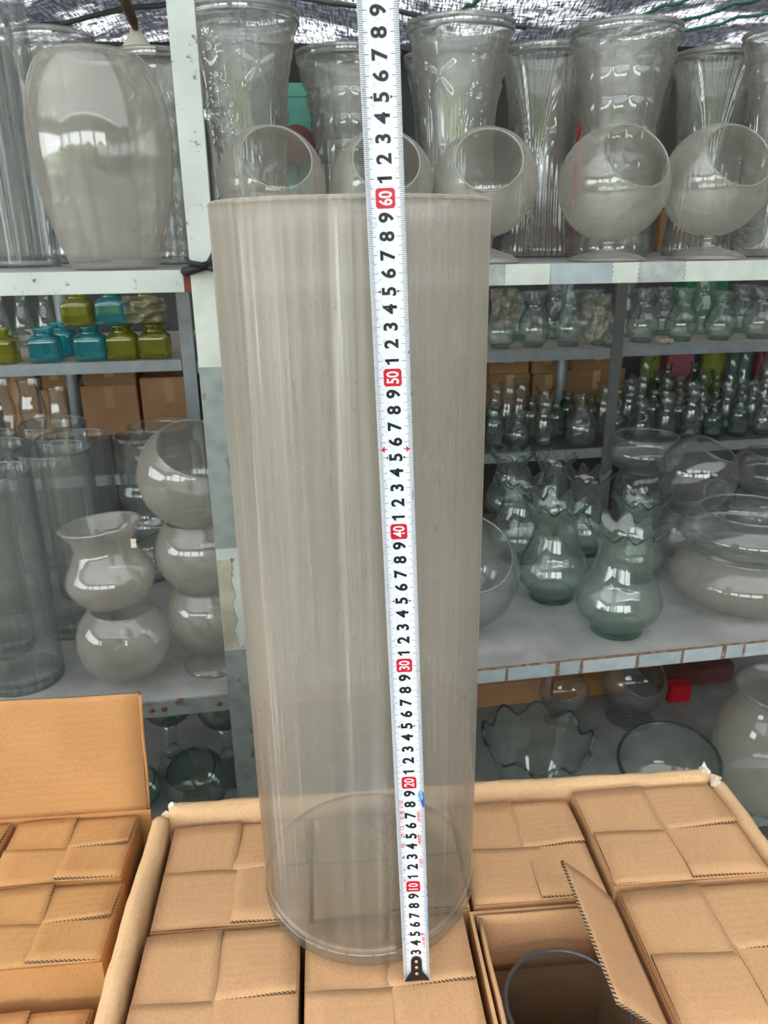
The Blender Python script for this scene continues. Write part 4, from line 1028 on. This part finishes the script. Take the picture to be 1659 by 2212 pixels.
def tick(x0, x1, z, wd):
    k = len(TV); s = 3
    for i in range(s + 1):
        x = x0 + (x1 - x0) * i / s; TV.append(tp(x, z - wd / 2, .00012)); TV.append(tp(x, z + wd / 2, .00012))
    for i in range(s): TF.append((k + 2 * i, k + 2 * i + 2, k + 2 * i + 3, k + 2 * i + 1))
for q in range(4, 745):
    z = q / 1000; l = .0046 if q % 10 == 0 else (.0037 if q % 5 == 0 else .0025)
    st = .0105
    for sg in (-1, 1): tick(sg * st, sg * (st - l), z, .00030)
tk = ob('scale_marks', mesh('scale_marks', TV, TF, 'tick_grey', False), blade); tk['label'] = 'fine millimetre marks along both edges'; tk['kind'] = 'stuff'
dg = bpy.context.evaluated_depsgraph_get()
def glyph(txt, size, mat, bold=0.0, sx=1.0, cx=0.0, off=.00016):
    """Text turned to read upwards along the blade, laid on its hollow face, centred on z = 0."""
    cu = bpy.data.curves.new('glyph', 'FONT'); cu.body = txt; cu.size = size; cu.align_x = 'CENTER'; cu.align_y = 'CENTER'; cu.offset = bold; cu.resolution_u = 4
    to = bpy.data.objects.new('glyph', cu); COL.objects.link(to); bpy.context.view_layer.update()
    me = bpy.data.meshes.new_from_object(to.evaluated_get(bpy.context.evaluated_depsgraph_get()))
    bpy.data.objects.remove(to); bpy.data.curves.remove(cu)
    if not me.vertices: return me
    xs = [v_.co.x for v_ in me.vertices]; ys = [v_.co.y for v_ in me.vertices]; mx, my = (min(xs) + max(xs)) / 2, (min(ys) + max(ys)) / 2
    for v_ in me.vertices:
        a, z = cx - (v_.co.y - my), (v_.co.x - mx) * sx
        v_.co = tp(a, z, off)
    me.materials.clear(); me.materials.append(M[mat])
    return me
DIG = {d: glyph(str(d), .0112, 'ink_black', .00034, .98) for d in range(1, 10)}
# a one with a flag, as printed on the blade (x along the blade, y toward its upper edge)
one = [(-.0005, -.0041), (.0011, -.0041), (.0011, .0041), (-.0003, .0041), (-.0008, .0032), (-.0022, .0025), (-.0022, .0011), (-.0005, .0018)]
DIG[1] = mesh('one', [tp(-b, a, .00016) for a, b in one], [(0, 1, 2, 7), (7, 2, 3, 4), (7, 4, 5, 6)], 'ink_black', False)
def rrect(hw, hh, r, off, mat):
    pts = []
    for cx_, cz_, a0 in ((hw - r, hh - r, 0), (-hw + r, hh - r, 90), (-hw + r, -hh + r, 180), (hw - r, -hh + r, 270)):
        for k in range(5): a = math.radians(a0 + 22.5 * k); pts.append((cx_ + r * math.cos(a), cz_ + r * math.sin(a)))
    V = []; Fc = []; N_ = 10                                      # strips across the blade so that it follows the hollow
    for i in range(N_ + 1):
        x = -hw + 2 * hw * i / N_; e = max(0, abs(x) - (hw - r)); y = hh - r + math.sqrt(max(r * r - e * e, 0)); V += [tp(x, -y, off), tp(x, y, off)]
    for i in range(N_): Fc.append((2 * i, 2 * i + 2, 2 * i + 3, 2 * i + 1))
    return mesh('red_panel', V, Fc, mat, False)
RED = rrect(.0054, .0053, .0013, .00012, 'red_print')
for c_ in range(3, 70):
    z = c_ / 100
    if c_ % 10 == 0:
        rp = ob('red_panel', RED, blade, (0, 0, z)); ob('numeral', glyph(str(c_), .0102, 'white_print', .00020, .76, 0, .00022), tape, (0, 0, z))
    else:
        ob('numeral', DIG[c_ % 10], tape, (0, 0, z))
    if c_ % 10 == 5:
        for sg in (-1, 1):
            me = mesh('pointer', [tp(sg * .0048, .0009 + .0, .00014), tp(sg * .0048, -.0009, .00014), tp(sg * .0062, 0, .00014)], [(0, 1, 2)], 'ink_black', False); ob('pointer', me, blade, (0, 0, z))
for sg in (-1, 1):
    x0, x1 = sg * .0052, sg * .0088
    V = [tp(x0, .0004, .00016), tp(x0, -.0004, .00016), tp(sg * .0068, -.0003, .00016), tp(sg * .0068, .0003, .00016), tp(sg * .0066, .0022, .00016), tp(x1, 0, .00016), tp(sg * .0066, -.0022, .00016)]
    ob('red_arrow', mesh('red_arrow', V, [(0, 1, 2, 3), (4, 3, 2, 6, 5)], 'red_print', False), blade, (0, 0, .4555))
# small red lettering near the start of the scale
for txt, z, cx, sz_ in (('A', .107, -.0064, .0036), ('E', .118, -.0064, .0036), ('M', .130, -.0064, .0036), ('\u56fa', .142, -.0064, .0036), ('\u6728', .152, -.0069, .0042), ('12', .159, -.0069, .0046), ('-', .164, -.0064, .0036), ('\u666e', .168, -.0064, .0036), ('\u901a', .173, -.0064, .0036), ('5', .178, -.0064, .0036), ('\u652f', .183, -.0069, .0042),
                        ('\u5de5\u4e1a\u7ea7', .124, .0064, .0029), ('[\u9ad8\u7cbe\u5ea6]', .147, .0064, .0029), ('[\u9ad8\u97e7\u5ea6]', .169, .0064, .0029), ('COUMCN', .0435, .0064, .0036), ('5', .033, -.0068, .003)):
    me = glyph(txt, sz_, 'pink_print', .00004, 1.0, cx)
    if me.vertices: ob('red_lettering', me, blade, (0, 0, z))
def stain(x, z, w, h, mat, sd):
    N_ = 14; V = [tp(x, z, .00018)]
    for k in range(N_):
        a = 2 * math.pi * k / N_; rr = 1 + .5 * noise.noise((math.cos(a) * 1.5 + sd, math.sin(a) * 1.5, sd))
        V.append(tp(max(-HW, min(HW, x + w * rr * math.cos(a))), z + h * rr * math.sin(a), .00018))
    ob('ink_stain', mesh('ink_stain', V, [(0, 1 + k, 1 + (k + 1) % N_) for k in range(N_)], mat, False), blade)
for a in ((.0098, .185, .0014, .0065, 'blue_ink', 1), (.0080, .188, .0018, .0060, 'blue_wash', 2), (.0104, .060, .0008, .008, 'blue_wash', 3), (.0103, .075, .0007, .012, 'blue_wash', 4), (.0108, .101, .0005, .0012, 'blue_ink', 5), (.0108, .092, .0006, .0014, 'blue_ink', 6),
          (.0102, .515, .0004, .0009, 'blue_ink', 7), (.0115, .490, .0003, .0016, 'blue_ink', 8), (.0112, .50, .0003, .001, 'blue_ink', 9), (.0098, .425, .0003, .0035, 'blue_ink', 10), (-.0095, .047, .0016, .0004, 'blue_ink', 11), (.0113, .018, .0006, .0010, 'ink_black', 12), (-.0104, .098, .0006, .0010, 'blue_wash', 13)): stain(*a)
# end hook
prof2 = [(-.0100, .0006), (-.0045, .0085), (-.0043, .0215), (-.0030, .0246), (0, .0256), (.0030, .0246), (.0043, .0215), (.0045, .0085), (.0100, .0010), (.004, -.0004), (-.004, -.0006)]
V = [(x, -.0012 - (x * x) / (2 * KR), z) for x, z in prof2] + [(x, -.0002 - (x * x) / (2 * KR), z) for x, z in prof2]; k = len(prof2)
hook = ob('end_hook', mesh('end_hook', V, [tuple(range(k))[::-1], tuple(range(k, 2 * k))] + [(i, (i + 1) % k, k + (i + 1) % k, k + i) for i in range(k)], 'black_paint', False), tape)
box('hook_lip', 'maroon_metal', hook, -.010, .006, -.001, .010, .0004, .0014)
for z in (.0205, .0140, .0070):
    ob('rivet', mesh('rivet', *lathe([(0, .0011), (.0010, .0009), (.0016, .0003), (.0017, -.0002), (0, -.0002)], 16), 'rivet_metal'), hook, (.0001, -.0013, z), (math.pi / 2, 0, 0))
